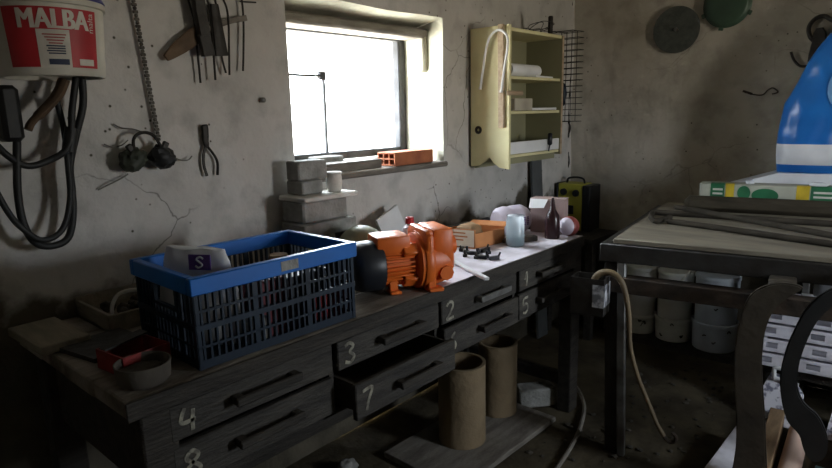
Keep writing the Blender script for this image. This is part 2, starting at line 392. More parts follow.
# outer skin of the thick wall
X2 = XW - 0.5
for y0, y1, z0, z1 in ((YF - .2, WY0 + .12, 0, ZC), (WY1 + .10, YB + .2, 0, ZC), (WY0 + .12, WY1 + .1, 0, WZ0 + .02), (WY0 + .12, WY1 + .1, WZ1 + .0, ZC)):
    mb.span((X2, y0, z0), (X2 + .03, y1, z1))
struct(mb.build('wall_left', M_WALL_L, recenter=False))
# deep splayed reveal of the window, with its lintel, ledge and the stub of masonry at the upper right
xi = XW - WD
mb = MB()
rv = wob(0.014)
def quadgrid(mb, a, b, c, d, nu, nv, disp):
    a, b, c, d = map(Vector, (a, b, c, d)); V = []
    for i in range(nu + 1):
        r = []
        for j in range(nv + 1):
            u, v = i / nu, j / nv
            r.append(mb.bm.verts.new(disp((a * (1 - u) + b * u) * (1 - v) + (d * (1 - u) + c * u) * v)))
        V.append(r)
    for i in range(nu):
        for j in range(nv): mb.bm.faces.new((V[i][j], V[i + 1][j], V[i + 1][j + 1], V[i][j + 1]))
IY0, IY1, IZ0, IZ1 = WY0 + 0.08, 2.615, 1.275, 1.915
quadgrid(mb, (XW, WY1, WZ0), (X2, IY1 + .02, IZ0), (X2, IY1 + .02, IZ1), (XW, WY1, WZ1), 6, 9, rv)
quadgrid(mb, (XW, WY0, WZ0), (X2, IY0 + .02, IZ0), (X2, IY0 + .02, IZ1), (XW, WY0, WZ1), 6, 9, rv)
quadgrid(mb, (XW, WY0, WZ1), (X2, IY0, IZ1), (X2, IY1, IZ1), (XW, WY1, WZ1), 6, 12, rv)
quadgrid(mb, (XW, WY0, WZ0), (X2, IY0, IZ0), (X2, IY1, IZ0), (XW, WY1, WZ0), 6, 12, rv)
mb.span((xi + .10, IY1 - .085, 1.715), (XW - .13, IY1 + .03, 1.93), None, .012)
struct(mb.build('trim_1', M_REVEAL, recenter=False))
mb = MB(); mb.box(((xi + XW) / 2 - .02, (WY0 + WY1) / 2 + .06, 1.915), (.15, 1.02, .05), None, .012)
struct(mb.build('trim_2', M_GREYWOOD, recenter=False))          # old timber lintel under the soffit
mb = MB(); mb.span((XW - .30, WY0 + .02, WZ0 + .012), (XW + .022, WY1 + .015, WZ0 - .016), None, .008)
struct(mb.build('trim_3', M_GREYWOOD, recenter=False))          # window ledge board
# window frame
wf = bpy.data.objects.new('window_1', None); COL.objects.link(wf); wf.location = (xi, (IY0 + IY1) / 2, IZ0); struct(wf)
mb = MB()
fx = xi - .01
fz0, fz1, fy0, fy1 = IZ0 + .0, IZ1 + .02, IY0 + .02, IY1 + .01
for y in (fy0, fy1): mb.span((fx - .03, y - .028, fz0), (fx + .03, y + .028, fz1), None, .004)
for z in (fz0 + .02, fz1 - .02): mb.span((fx - .03, fy0, z - .02), (fx + .03, fy1, z + .02), None, .004)
mb.span((fx - .03, fy1 - .075, fz0), (fx + .035, fy1 + .005, fz1), None, .004)
mb.build('frame', M_DARKFRAME, wf)
gy = on_x(323, 76, fx + .01).y; gz = on_x(323, 76, fx + .01).z
mb = MB(); mb.span((fx, gy - .007, fz0), (fx + .02, gy + .007, gz), None, .003)
mb.span((fx, fy0, gz - .006), (fx + .02, gy, gz + .006), None, .002); mb.span((fx, gy - .03, gz - .02), (fx + .022, gy + .012, gz + .022), None, .003)
mb.build('glazing_bar', M_DARKFRAME, wf)
mb = MB(); mb.span((fx - .010, fy0, fz0), (fx - .006, fy1, fz1)); mb.build('pane', M_PANE, wf)
for k in range(5):
    y = fy0 + .09 + k * (fy1 - fy0 - .12) / 4.4
    mb = MB(); mb.tube([(X2 - .02, y, IZ0 - .1), (X2 - .02, y, IZ1 + .2)], .009, 8); mb.build('window_bar', M_IRON, wf)

wb_ = wob(0.012)
mb = MB(); mb.grid((XW - .02, YB, 0), (XR - XW + .04, 0, 0), (0, 0, ZC), 50, 36, wb_)
mb.span((XW - .5, YB + .2, 0), (XR + .1, YB + .23, ZC)); struct(mb.build('wall_back', M_WALL_B, recenter=False))
# right wall with an unglazed window opening, front wall behind the camera
mb = MB(); D0, D1, DA, DZ = 2.12, 2.56, 1.03, 1.73
for y0, y1, z0, z1 in ((YF, D0, 0, ZC), (D1, YB + .2, 0, ZC), (D0, D1, DZ, ZC), (D0, D1, 0, DA)): mb.span((XR, y0, z0), (XR + .22, y1, z1))
struct(mb.build('wall_right', M_WALL_B, recenter=False))
mb = MB(); mb.span((XW - .5, YF - .2, 0), (XR + .22, YF, ZC)); struct(mb.build('wall_front', M_WALL_B, recenter=False))
mb = MB(); mb.span((XW - .55, YF - .25, ZC), (XR + .25, YB + .25, ZC + .1)); struct(mb.build('ceiling', M_CEIL, recenter=False))
mb = MB(); mb.grid((XW - .05, YF, 0), (XR - XW + .3, 0, 0), (0, YB - YF + .05, 0), 60, 90, lambda p: p + Vector((0, 0, -.012 * abs(noise.noise(p * 2.3)))))
struct(mb.build('floor', M_FLOOR, recenter=False))

# ================================================================== THE WORKBENCH
BX0, BX1, BY0, BY1, BH = -1.995, -1.275, 0.478, 2.68, 0.90
bench = thing('workbench', 'long dark wooden workbench with eight numbered drawers under the window', 'workbench', ((BX0 + BX1) / 2, (BY0 + BY1) / 2, 0))
mb = MB()
for k in range(4):
    x0 = BX0 + k * .18; mb.span((x0, BY0 + .003 * (k % 2), BH - .045), (x0 + .1785, BY1 - .004 * k, BH - (.001 if k % 2 else 0)), None, .004)
mb.build('worktop', M_BENCHTOP, bench)
mb = MB(); mb.span((BX1, BY0, BH - .048), (BX1 + .006, BY1 - .012, BH - .0015), None, .002); mb.build('front_edging', M_OLDWOOD, bench)
mb = MB(); mb.prism([(-1.70, 1.70), (-1.277, 1.56), (-1.277, 2.664), (-1.62, 2.66), (-1.72, 2.2)], .0010, Matrix.Translation((0, 0, BH + .0007)))  # added pale layer, lightens the bench top where window light falls
tag(mb.build('added_pale_sheet', mat('pale_lilac_sheet', (.66, .62, .68), (.42, .38, .41), 7, .8, bump=.05, lo=.34, hi=.58)), 'added pale sheet lightening the far half of the bench top', 'sheet')
mb = MB(); mb.span((BX1 - .02, BY0 + .06, .852), (BX1 - .012, BY1 - .02, .853))
mb.span((BX0 + .02, BY0 + .05, .615), (BX0 + .04, BY1 - .05, .853)); mb.span((BX0 + .04, BY0 + .06, .615), (BX1 - .04, BY0 + .08, .853)); mb.span((BX0 + .04, BY1 - .09, .615), (BX1 - .04, BY1 - .07, .853))
for y in (1.076, 1.566, 2.08): mb.span((BX0 + .04, y - .008, .615), (BX1 - .025, y + .008, .853))
mb.span((BX0 + .04, BY0 + .08, .612), (BX1 - .028, BY1 - .09, .625)); mb.build('carcass', M_OLDWOOD, bench)
for x, y in ((BX1 - .075, BY0 + .03), (BX1 - .075, BY1 - .10), (BX0 + .01, BY0 + .03), (BX0 + .01, BY1 - .10)):
    mb = MB(); mb.span((x, y, 0), (x + .07, y + .085, .853), None, .005); mb.build('leg', M_OLDWOOD, bench)
for y in (BY0 + .05, BY1 - .08):
    mb = MB(); mb.span((BX0 + .08, y, .13), (BX1 - .075, y + .045, .19), None, .005); mb.build('stretcher', M_OLDWOOD, bench)
mb = MB(); mb.span((BX0 + .02, BY0 + .1, .13), (BX0 + .06, BY1 - .1, .19), None, .005); mb.build('stretcher', M_OLDWOOD, bench)
cols = ((.572, 1.068, '4', '8'), (1.084, 1.556, '3', '7'), (1.576, 2.070, '2', '6'), (2.090, 2.600, '1', '5'))
for ci, (y0, y1, na, nb) in enumerate(cols):
    for row, (z0, z1, ch) in enumerate(((.757, .850, na), (.632, .744, nb))):
        out = 0.075 if ch == '7' else (0.012 if ch == '6' else 0.004 * (ci % 2))
        dx = BX1 - .004 + out
        sag = -.012 if ch == '7' else 0
        d = MB(); d.span((dx - .02, y0, z0 + sag), (dx, y1, z1 + sag), None, .004)
        for y in (y0 + .02, y1 - .02): d.span((dx - .46, y - .006, z0 + .01), (dx - .02, y + .006, z1 - .018))
        d.span((dx - .46, y0 + .02, z0 + .008), (dx - .02, y1 - .02, z0 + .016)); d.span((dx - .472, y0 + .014, z0 + .01), (dx - .46, y1 - .014, z1 - .018))
        dr = d.build('drawer', M_DRAWER, bench)
        yc = y0 + (.26, .265, .30, .23)[ci]; zc = (z0 + z1) / 2 + sag
        h = MB(); h.box((dx + .030, yc, zc + .004), (.012, .205, .024), None, .003)
        for s in (-1, 1): h.box((dx + .014, yc + s * .088, zc + .004), (.03, .026, .022), None, .003)
        h.build('handle', M_STEEL if ch == '2' else M_OLDWOOD, dr)
        hh = .062 if row == 0 else .066
        numeral(ch, frame((dx + .0015, y0 + .045, zc - hh / 2), (0, 1, 0), (0, 0, 1)), hh, dr, .0105)

M_PALEBOARD = mat('pale_grey_board', (0.25, 0.22, 0.17), (0.16, 0.14, 0.105), 6, 0.85, bump=0.2, stretch=(1, 5, 5))
# ---- things on the bench, from the near end
mb = MB(); mb.box((0, 0, .014), (.25, .125, .026), RZ(.03, (-1.835, .512, BH)), .003)
tag(mb.build('wooden_board', M_PALEBOARD), 'small flat grey board poking past the near bench end beside the wall', 'board')
T = thing('wooden_tray', 'shallow wooden tray of scrap against the wall behind the blue crate', 'tray', (-1.885, .83, BH))
mb = MB(); x0, x1, y0, y1 = -1.99, -1.745, .640, 1.0
mb.span((x0, y0, .9005), (x1, y1, .908)); mb.span((x0, y0, .9005), (x0 + .012, y1, .965)); mb.span((x1 - .012, y0, .9005), (x1, y1, .952), None, .002)
mb.span((x0, y0, .9005), (x1, y0 + .012, .955), None, .002); mb.span((x0, y1 - .012, .9005), (x1, y1, .955)); mb.build('tray_box', M_PALEBOARD, T)
mb = MB(); mb.tube(smooth_path([(-1.80, .675, .915), (-1.80, .675, .96), (-1.80, .70, .995), (-1.80, .755, .995), (-1.80, .81, .97), (-1.80, .83, .92)], 6), .006, 8)
tag(mb.build('cable_loop', M_PLASTER), 'pale loop of cable arching out of the scrap tray by the wall', 'cable')
for k in range(7):
    mb = MB(); mb.blob((-1.93 + .05 * (k % 3) + random.uniform(-.01, .01), .72 + .055 * (k // 3) + random.uniform(-.01, .01) + .03 * (k % 2), .925), (.022, .018, .016), k, .5)
    tag(mb.build('scrap_lump', M_RUST if k % 2 else M_SOIL), 'dark lump of scrap lying in the wooden tray behind the blue crate', 'scrap', 'scrap lumps in the wooden tray')
mb = MB(); mb.prism([(-.08, -.075), (.10, -.06), (.11, .10), (-.075, .10)], .012, RZ(.1, (-1.66, .575, BH + .0065)))
tag(mb.build('metal_plate', M_IRON), 'flat dark plate lying between the scrap tray and the red tin', 'plate')
T = thing('red_tin', 'worn red tin box half hidden behind the grey bowl', 'tin', (-1.468, .585, BH))
R_ = RZ(.12, (-1.468, .588, BH + .0005)); mb = MB()
for a, b in (((-.06, -.062, 0), (.06, .062, .004)), ((-.06, -.062, 0), (-.056, .062, .05)), ((.056, -.062, 0), (.06, .062, .05)), ((-.06, -.062, 0), (.06, -.058, .05)), ((-.06, .058, 0), (.06, .062, .05))): mb.span(a, b, R_)
mb.build('tin_body', M_REDTIN, T)
mb = MB(); mb.span((-.066, -.05, .051), (-.03, .066, .055), R_ @ Matrix.Rotation(.1, 4, 'X')); mb.build('tin_lid', M_IRON, T)
mb = MB(); mb.lathe([(.0, .0005), (.050, .0005), (.059, .010), (.062, .050), (.0595, .050), (.056, .012), (.0, .006)], Matrix.Translation((-1.352, .558, BH)), 36)
T = thing('mixing_bowl', 'small grey round bowl of dirt on the front corner of the bench', 'bowl', (-1.352, .558, BH))
mb.build('bowl_body', mat('dark_bowl_clay', (.10, .085, .068), (.06, .05, .04), 9, .85), T)
mb = MB(); mb.blob((-1.352, .558, BH + .026), (.050, .050, .013), 3, .35, 6); tag(mb.build('dirt_heap', M_SOIL), 'heap of dark dirt in the small grey bowl', 'dirt')['kind'] = 'stuff'

# ---- blue folding crate
CA, CB, CC = Vector((-1.297, .668, BH + .001)), Vector((-1.285, 1.173, BH + .001)), Vector((-1.612, .668, BH + .001))
ey = (CB - CA).normalized(); ex = Vector((ey.y, -ey.x, 0)); CL, CWd, CH = .505, .322, .232
crate = thing('folding_crate', 'blue slatted plastic crate full of odds and ends on the workbench', 'crate', (CA + CB + CC + CC + CB - CA) / 4)
def crate_side(o, du, L, inward, handle):
    M = frame(o, du, (0, 0, 1)); mb = MB(); t = .010
    def B(u0, u1, z0, z1, tt=t): mb.span((u0, z0, -tt if False else 0), (u1, z1, tt), M)
    s = 1 if M.to_3x3() @ Vector((0, 0, 1)) == inward else 1
    B(0, L, 0, .022); B(0, L, .098, .112, .014); B(0, L, .188, .190)
    n = int(L / .0185); 
    for k in range(n + 1):
        u = k * L / n; wide = (k in (0, n)) or (not handle and k % 9 == 0)
        w = .015 if wide else .0055
        u0, u1 = max(0, u - w / 2), min(L, u + w / 2)
        if handle and abs(u - L / 2) < .055: B(u0, u1, .02, .13); continue
        B(u0, u1, .02, .19)
    for z in ((.055, .145) if not handle else (.055,)): B(0, L, z - .003, z + .003)
    if handle: B(L / 2 - .06, L / 2 + .06, .128, .136); B(L / 2 - .064, L / 2 - .056, .128, .19); B(L / 2 + .056, L / 2 + .064, .128, .19)
    return mb.build('side_panel', M_NAVY, crate)
NA, NB, FA, FB = CA, CA + ey * CL, CA - ex * CWd, CA - ex * CWd + ey * CL
crate_side(NA - ex * .012, ey, CL, -ex, False)
crate_side(FA + ex * .002, ey, CL, ex, False)
crate_side(FA + ey * .012, ex, CWd, ey, True)
crate_side(FB - ey * .002, ex, CWd, -ey, True)
mb = MB(); Mc = frame(FA, ex, ey); mb.span((.005, .005, .0), (CWd - .005, CL - .005, .006), Mc); mb.build('crate_floor', M_NAVY, crate)
mb = MB(); rz0, rz1 = .188, CH; o_ = .008
for a, b in (((-o_, -o_, rz0), (.014, CL + o_, rz1)), ((CWd - .014, -o_, rz0), (CWd + o_, CL + o_, rz1)), ((.014, -o_, rz0), (CWd - .014, .014, rz1)), ((.014, CL - .014, rz0), (CWd - .014, CL + o_, rz1))):
    mb.span(a, b, Mc, .003)
mb.build('rim', M_BLUE, crate)
mb = MB(); mb.span((CWd + o_, .245, .198), (CWd + o_ + .0015, .300, .224), Mc, 0); mb.build('label_plate', M_CONCRETE, crate)
def inc(x, y, z): return Mc @ Vector((x, y, z))
# contents
T = thing('carrier_bag', 'crumpled white carrier bag with a purple square mark inside the blue crate', 'bag', inc(.20, .10, .02))
bx_ = Vector((.85, .53, 0)).normalized(); by_ = Vector((-bx_.y, bx_.x, 0)); MBG = Matrix((bx_, by_, Vector((0, 0, 1)))).transposed().to_4x4(); MBG.translation = Vector((-1.452, .768, BH + .010))
mb = MB(); NS, NT = 48, 22; RG = []
for j in range(NT + 1):
    t_ = j / NT; hw = .106 + .012 * math.sin(t_ * 5) - .012 * max(0, t_ - .86) / .14; dp = .040 * (1 - max(0, t_ - .45) * 1.1) * min(1, .5 + t_ * 4); row = []
    for i in range(NS):
        a = 2 * PI * i / NS; x = hw * math.copysign(abs(math.cos(a)) ** .7, math.cos(a)); y = dp * math.sin(a)
        z = .258 * t_ + (.012 * noise.noise(Vector((x * 22, 3, 0))) - .15 * max(0, abs(x) - .09) if t_ > .8 else 0)
        y += .007 * noise.noise(Vector((x * 25, y * 25, z * 20))); row.append(mb.bm.verts.new(MBG @ Vector((x, y, z))))
    RG.append(row)
for j in range(NT):
    for i in range(NS): mb.bm.faces.new((RG[j][i], RG[j][(i + 1) % NS], RG[j + 1][(i + 1) % NS], RG[j + 1][i]))
mb.bm.faces.new(RG[0][::-1]); mb.bm.faces.new(RG[-1]); bag = mb.build('bag_body', M_PAPER, T, .9)
Mt = frame(MBG @ Vector((.028, -.033, .228)), bx_, Vector((0, 0, 1)) + by_ * .06)
mb = MB(); mb.prism([(-.030, -.020), (.030, -.020), (.030, .020), (-.030, .020)], .004, Mt); mk = mb.build('printed_square', M_PURPLE, bag)
mb = MB(); pts = smooth_path([Mt @ Vector(p) for p in ((.011, .009, .0028), (.003, .014, .0028), (-.008, .008, .0028), (.0, .001, .0028), (.008, -.007, .0028), (-.003, -.014, .0028), (-.011, -.009, .0028))], 5)
mb.strip(pts, .005, .0012, Mt.to_3x3() @ Vector((.7, .7, 0))); mb.build('printed_letter', M_PAPER, mk)
def cont(name, label, cat, c, d, m_, rot=0.0, bev=.004):
    mb = MB(); mb.box((0, 0, d[2] / 2), d, Matrix.Translation(inc(*c)) @ Matrix.Rotation(rot, 4, 'Z'), bev); return tag(mb.build(name, m_), label, cat)
cont('red_box', 'dark red box standing in the middle of the blue crate', 'box', (.255, .235, .007), (.08, .085, .165), M_MAROON, .1)
cont('red_box', 'bright red box at the far end of the blue crate', 'box', (.265, .395, .007), (.06, .07, .085), M_REDPL, -.05)
cont('dark_case', 'dark case lying across the middle of the blue crate', 'case', (.24, .335, .095), (.11, .12, .07), M_BLACKPL, .06)
cont('dark_case', 'dark case under another one in the blue crate', 'case', (.24, .315, .007), (.10, .055, .08), M_BLACKPL, .0)
cont('paper_bundle', 'white paper bundle at the bottom front of the blue crate', 'paper', (.285, .185, .007), (.05, .055, .075), M_PAPER, .0)
cont('green_pack', 'green pack behind the white bag in the blue crate', 'pack', (.09, .25, .007), (.09, .12, .15), M_GREENEN, .15)
mb = MB(); mb.lathe([(0, 0), (.033, 0), (.035, .01), (.035, .15), (.028, .175), (.0, .178)], Matrix.Translation(inc(.09, .40, .007)), 24)
tag(mb.build('brown_canister', M_BROWNCARD), 'brown canister at the far back corner of the blue crate', 'canister')

# ---- orange pump
A_ = Vector((.46, .888, 0)).normalized(); Bv = Vector((A_.y, -A_.x, 0)); PO = Vector((-1.450, 1.372, BH))
Mp = Matrix((A_, Bv * -1, Vector((0, 0, 1)))).transposed().to_4x4(); Mp.translation = PO      # x along the shaft, y away from the room, z up
Ms = Mp @ Matrix(((0, 0, 1, 0), (1, 0, 0, 0), (0, 1, 0, .092), (0, 0, 0, 1)))                  # lathe z -> shaft
pump = thing('water_pump', 'orange electric water pump with a black fan cover on the workbench', 'pump', PO + A_ * .12)
mb = MB(); mb.lathe([(0, -.052), (.060, -.050), (.078, -.040), (.086, -.022), (.0875, .0), (.0875, .048), (.084, .054), (.0, .054)], Ms, 44); mb.build('fan_cover', M_BLACKPL, pump)
mb = MB(); mb.lathe([(0, .054), (.064, .054), (.064, .165), (0, .165)], Ms, 36)
for k in range(30):
    a = 2 * PI * k / 30
    mb.box((.068 * math.cos(a), .068 * math.sin(a), .108), (.016, .005, .100), Ms @ Matrix.Translation((0, 0, 0)) @ Matrix.Rotation(0, 4, 'Z') if False else Ms @ Matrix.Rotation(a, 4, 'Z') @ Matrix.Translation((.069 - .068 * math.cos(a), -.068 * math.sin(a), 0)), .001)
mb.build('motor_body', M_ORANGE, pump)
mb = MB(); mb.span((.030, -.058, .135), (.150, .058, .197), Mp, .008, 2); mb.build('terminal_box', M_ORANGE, pump)
mb = MB(); mb.lathe([(.050, .158), (.088, .172), (.100, .178), (.100, .196), (.050, .196)], Ms, 40)
for a in (0, PI / 2, PI, 3 * PI / 2):
    mb.box((0, 0, .150), (.024, .045, .06), Ms @ Matrix.Rotation(a + PI / 4, 4, 'Z') @ Matrix.Translation((.075, 0, 0)), .004)
mb.build('bracket', M_ORANGE, pump)
mb = MB(); mb.lathe([(0, .19), (.104, .19), (.107, .196), (.107, .214), (.102, .222), (.0, .222)], Ms, 44)
mb.span((.192, -.085, .10), (.225, .085, .212), Mp, .012, 2); mb.span((.192, -.098, .055), (.222, .098, .20), Mp, .02, 2); mb.build('flange', M_ORANGE, pump)
mb = MB(); mb.lathe([(.095, .22), (.092, .25), (.080, .295), (.055, .312), (.0, .314)], Ms, 40); mb.span((.222, -.082, .085), (.300, .082, .213), Mp, .012, 2); mb.lathe([(0, .30), (.034, .30), (.034, .332), (.024, .332), (.024, .312), (0, .312)], Ms @ Matrix.Translation((0, .045, 0)), 24); mb.build('pump_head', M_ORANGE, pump)
mb = MB(); mb.lathe([(0, 0), (.026, 0), (.026, .022), (0, .022)], Mp @ Matrix.Translation((.265, -.075, .06)) @ Matrix.Rotation(PI / 2, 4, 'X'), 8); mb.build('drain_plug', M_ORANGE, pump)
for s in (-1, 1):
    mb = MB(); mb.box((.213, s * .072, .028), (.030, .035, .056), Mp, .004); mb.box((.222, s * .085, .007), (.055, .045, .013), Mp, .003); mb.build('foot', M_ORANGE, pump)
    mb = MB(); mb.box((.085, s * .045, .022), (.03, .022, .042), Mp, .003); mb.box((.085, s * .055, .006), (.04, .05, .011), Mp, .003); mb.build('foot', M_ORANGE, pump)

# ---- things behind the pump, by the wall
MBk = [(-1.905, 1.425, 1.70, BH + .001, 1.075), (-1.90, 1.44, 1.73, 1.076, 1.172)]
T = thing('breeze_block', 'dusty hollow concrete block on the bench against the wall under the window', 'concrete block', (-1.90, 1.6, BH))
mb = MB(); x0, x1 = -1.985, -1.83
mb.span((x0, 1.425, BH + .001), (x1, 1.70, BH + .055), None, .006); mb.span((x0, 1.425, 1.03), (x1, 1.70, 1.085), None, .006)
for y0, y1 in ((1.425, 1.47), (1.545, 1.58), (1.66, 1.70)): mb.span((x0, y0, BH + .05), (x1, y1, 1.035), None, .006)
mb.span((x0, 1.43, BH + .05), (x0 + .03, 1.69, 1.035)); mb.build('block_body', M_CONCRETE, T)
T = thing('breeze_block', 'dusty concrete block stacked on the hollow one below the window ledge', 'concrete block', (-1.9, 1.6, 1.086))
mb = MB(); mb.span((x0 + .005, 1.43, 1.086), (x1 - .01, 1.66, 1.172), None, .008)
mb.build('block_body', M_CONCRETE, T)
mb = MB(); mb.span((-1.985, 1.420, 1.173), (-1.815, 1.70, 1.192), None, .005); tag(mb.build('stone_slab', M_PLASTER), 'thin pale stone slab on top of the concrete blocks', 'slab')
mb = MB(); mb.box((0, 0, .028), (.10, .11, .055), RZ(.05, (-1.93, 1.515, 1.193)), .006); tag(mb.build('stone_block', M_CONCRETE), 'low grey stone block lying on the pale slab under the window', 'stone block')
mb = MB(); mb.box((0, 0, .038), (.085, .145, .076), RZ(-.03, (-1.937, 1.535, 1.249)), .006); tag(mb.build('stone_block', M_CONCRETE), 'grey stone block topmost on the pile at the window edge', 'stone block')
mb = MB(); mb.lathe([(0, 0), (.028, 0), (.034, .035), (.031, .070), (.036, .076), (.03, .08), (0, .076)], Matrix.Translation((-1.89, 1.635, 1.193)), 20)
tag(mb.build('plaster_cup', M_PLASTER), 'small white plaster cup standing on the slab in front of the window', 'cup')
# on the window ledge
mb = MB(); mb.box((0, 0, .03), (.09, .15, .06), RZ(.05, (-2.20, 1.86, 1.252)), .006); tag(mb.build('stone_block', M_CONCRETE), 'small pale block on the ledge close to the window glass', 'stone block')
T = thing('ledge_plank', 'bluish grey plank lying along the window ledge', 'plank', (-2.12, 1.95, 1.252))
mb = MB(); mb.prism([(-.05, -.19), (.05, -.17), (.05, .19), (-.045, .17)], .040, RZ(.03, (-2.105, 1.90, 1.268))); mb.build('plank_body', M_GREYWOOD, T)
T = thing('hollow_brick', 'reddish hollow brick lying at the far end of the window ledge', 'brick', (-2.07, 2.3, 1.25))
Mq = RZ(.03, (-2.075, 2.285, 1.249)); mb = MB()
for z in (.004, .034, .062): mb.box((0, 0, z), (.115, .30, .008), Mq, .002)
for x in (-.054, -.018, .018, .054): mb.box((x, 0, .033), (.007, .30, .062), Mq)
mb.build('brick_body', M_BRICK, T)
# olive lamp shade / dome
T = thing('enamel_dome', 'olive green enamel dome lying between the blocks and the pump', 'dome', (-1.688, 1.585, BH))
Md = Matrix.Translation((-1.688, 1.585, BH + .080)) @ Matrix.Rotation(math.radians(20), 4, (.66, -.75, 0))
mb = MB(); mb.lathe([(.112, -.045), (.110, -.03), (.103, .01), (.088, .045), (.062, .075), (.032, .092), (0, .096)], Md, 40)
mb.lathe([(.108, -.045), (.106, -.03), (.099, .008), (.085, .042), (.060, .070), (.030, .087), (0, .091)], Md, 40); mb.build('dome_shell', M_OLIVE, T)
mb = MB(); mb.tube([Md @ Vector((.111 * math.cos(t * PI / 18), .111 * math.sin(t * PI / 18), -.045)) for t in range(36)], .004, 6, True); mb.build('rolled_rim', M_OLIVE, T)
# white panel leaning on the wall
T = thing('white_carton', 'white sheet of card tilted against the wall behind the orange pump', 'card', (-1.92, 1.97, BH))
q = [Vector(on_x(375, 222, -1.905)), Vector(on_x(397, 205, -1.93)), Vector(on_x(406, 226, -1.92))]
nrm = (q[1] - q[0]).cross(q[2] - q[1]).normalized()
u_ = (q[2] - q[1]).normalized(); v_ = (q[1] - q[0]).normalized()
c0 = q[1]; mb = MB(); 
pl = [c0, c0 + u_ * .155, c0 + u_ * .155 - v_ * .17, c0 - v_ * .17]
a = [mb.bm.verts.new(p) for p in pl]; b = [mb.bm.verts.new(p + Vector((-.012, 0, 0))) for p in pl]
mb.bm.faces.new(a); mb.bm.faces.new(b[::-1])
for k in range(4): mb.bm.faces.new((a[k], a[(k + 1) % 4], b[(k + 1) % 4], b[k]))
mb.build('card_sheet', M_PAPER, T)
T = thing('capped_bottle', 'small dark bottle with a red cap behind the orange pump', 'bottle', (-1.655, 1.835, BH))
mb = MB(); mb.lathe([(0, .001), (.032, .001), (.034, .01), (.034, .11), (.028, .135), (.014, .145), (.014, .15), (0, .15)], Matrix.Translation((-1.655, 1.835, BH)), 24); mb.build('bottle_body', M_LILAC, T)
mb = MB(); mb.lathe([(0, .150), (.018, .150), (.018, .174), (.015, .177), (0, .177)], Matrix.Translation((-1.655, 1.835, BH)), 20); mb.build('bottle_cap', M_REDPL, T)
mb = MB(); mb.tube(smooth_path([(-1.90, 2.00, BH + .012), (-1.86, 2.15, BH + .012), (-1.90, 2.30, BH + .013), (-1.85, 2.45, BH + .012)], 6), .011, 8)
tag(mb.build('black_hose', M_BLACKRUB), 'short black hose lying along the wall at the back of the bench', 'hose')
mb = MB(); mb.blob((-1.87, 2.12, BH + .03), (.045, .06, .032), 9, .5, 5); tag(mb.build('black_rag', M_BLACKRUB), 'crumpled black rag at the back of the bench by the wall', 'rag')
for k, lab in enumerate(('dark blue tube lying along the wall behind the orange tray, nearest the wall', 'dark blue tube lying behind the orange tray, nearest the room')):
    mb = MB(); mb.tube([(-1.83 + .045 * k, 2.27 + .02 * k, BH + .021), (-1.83 + .03 * k, 2.72 - .06, BH + .021)], .020, 14); tag(mb.build('blue_tube', M_NAVY if k else M_NAVY), lab, 'tube')
# orange open tray
O2 = Vector((-1.53, 2.125, BH + .001)); s1 = Vector((-.98, -.18, 0)).normalized(); s2 = Vector((.13, .99, 0)).normalized()
Mo = Matrix((-s1, s2, Vector((0, 0, 1)))).transposed().to_4x4(); Mo.translation = O2 + s1 * .185
T = thing('cardboard_tray', 'open orange cardboard tray with a white label beside the pump', 'tray', O2 + s1 * .1 + s2 * .1)
mb = MB(); w_, l_, hh = .185, .20, .075
mb.span((0, 0, 0), (w_, l_, .004), Mo); mb.span((0, 0, 0), (.004, l_, hh), Mo); mb.span((0, 0, 0), (w_, .004, hh + .012), Mo); mb.span((0, l_ - .004, 0), (w_, l_, hh), Mo)
mb.span((w_ - .004, 0, 0), (w_, l_, hh * .9), Mo); mb.build('tray_body', M_CARD, T)
mb = MB(); mb.prism([(0, 0), (.185, 0), (.185, .040), (0, .035)], .003, Mo @ Matrix.Translation((0, l_, hh)) @ Matrix.Rotation(math.radians(25), 4, 'X')); mb.build('flap', M_CARD, T)
mb = MB(); mb.span((.004, -.0015, .008), (w_ - .004, -.0002, hh + .008), Mo); lb = mb.build('label_panel', mat('cream_label', (.82, .76, .62), (.74, .66, .52), 12, .7, bump=0), T)
mb = MB()
for i, (a, b, z) in enumerate(((.06, .14, .066), (.05, .15, .05), (.07, .13, .034))): mb.span((a, -.0025, z), (b, -.0014, z + .006), Mo)
mb.build('label_print', M_CARD, lb)
mb = MB(); mb.blob(Mo @ Vector((.085, .095, .055)), (.062, .068, .046), 12, .25, 4); tag(mb.build('brown_paper', M_BROWNCARD), 'ball of brown paper in the open orange cardboard tray', 'paper')
# small black fittings
for k, (px, py) in enumerate(((462, 250), (467, 252), (472, 254), (476, 258), (482, 258), (487, 257), (484, 251), (489, 253), (494, 259), (465, 256), (478, 253))):
    p = on_z(px, py + 1, BH); mb = MB(); a = random.uniform(0, PI); Mx = RZ(a, (p.x, p.y, BH))
    if k % 2: mb.lathe([(0, .0), (.010, .0), (.010, .012), (.006, .014), (.006, .030), (0, .031)], Mx, 12)
    else: mb.box((0, 0, .009), (.018, .045, .016), Mx, .003); mb.tube([Mx @ Vector((0, -.02, .012)), Mx @ Vector((0, -.03, .03))], .004, 6)
    tag(mb.build('pipe_fitting', M_BLACKPL if k % 3 else M_IRON), 'small black fitting scattered on the bench in front of the orange tray', 'fitting', 'black fittings by the orange tray')
pa, pb = on_z(487, 278, BH + .012), on_z(447, 257, BH + .012)
mb = MB(); mb.bar((pa.x, pa.y, BH + .008), (pb.x, pb.y, BH + .008), .022, .012, (0, 0, 1), .003); tag(mb.build('plastic_strip', M_PAPER), 'white plastic strip lying across the front edge of the bench', 'strip')
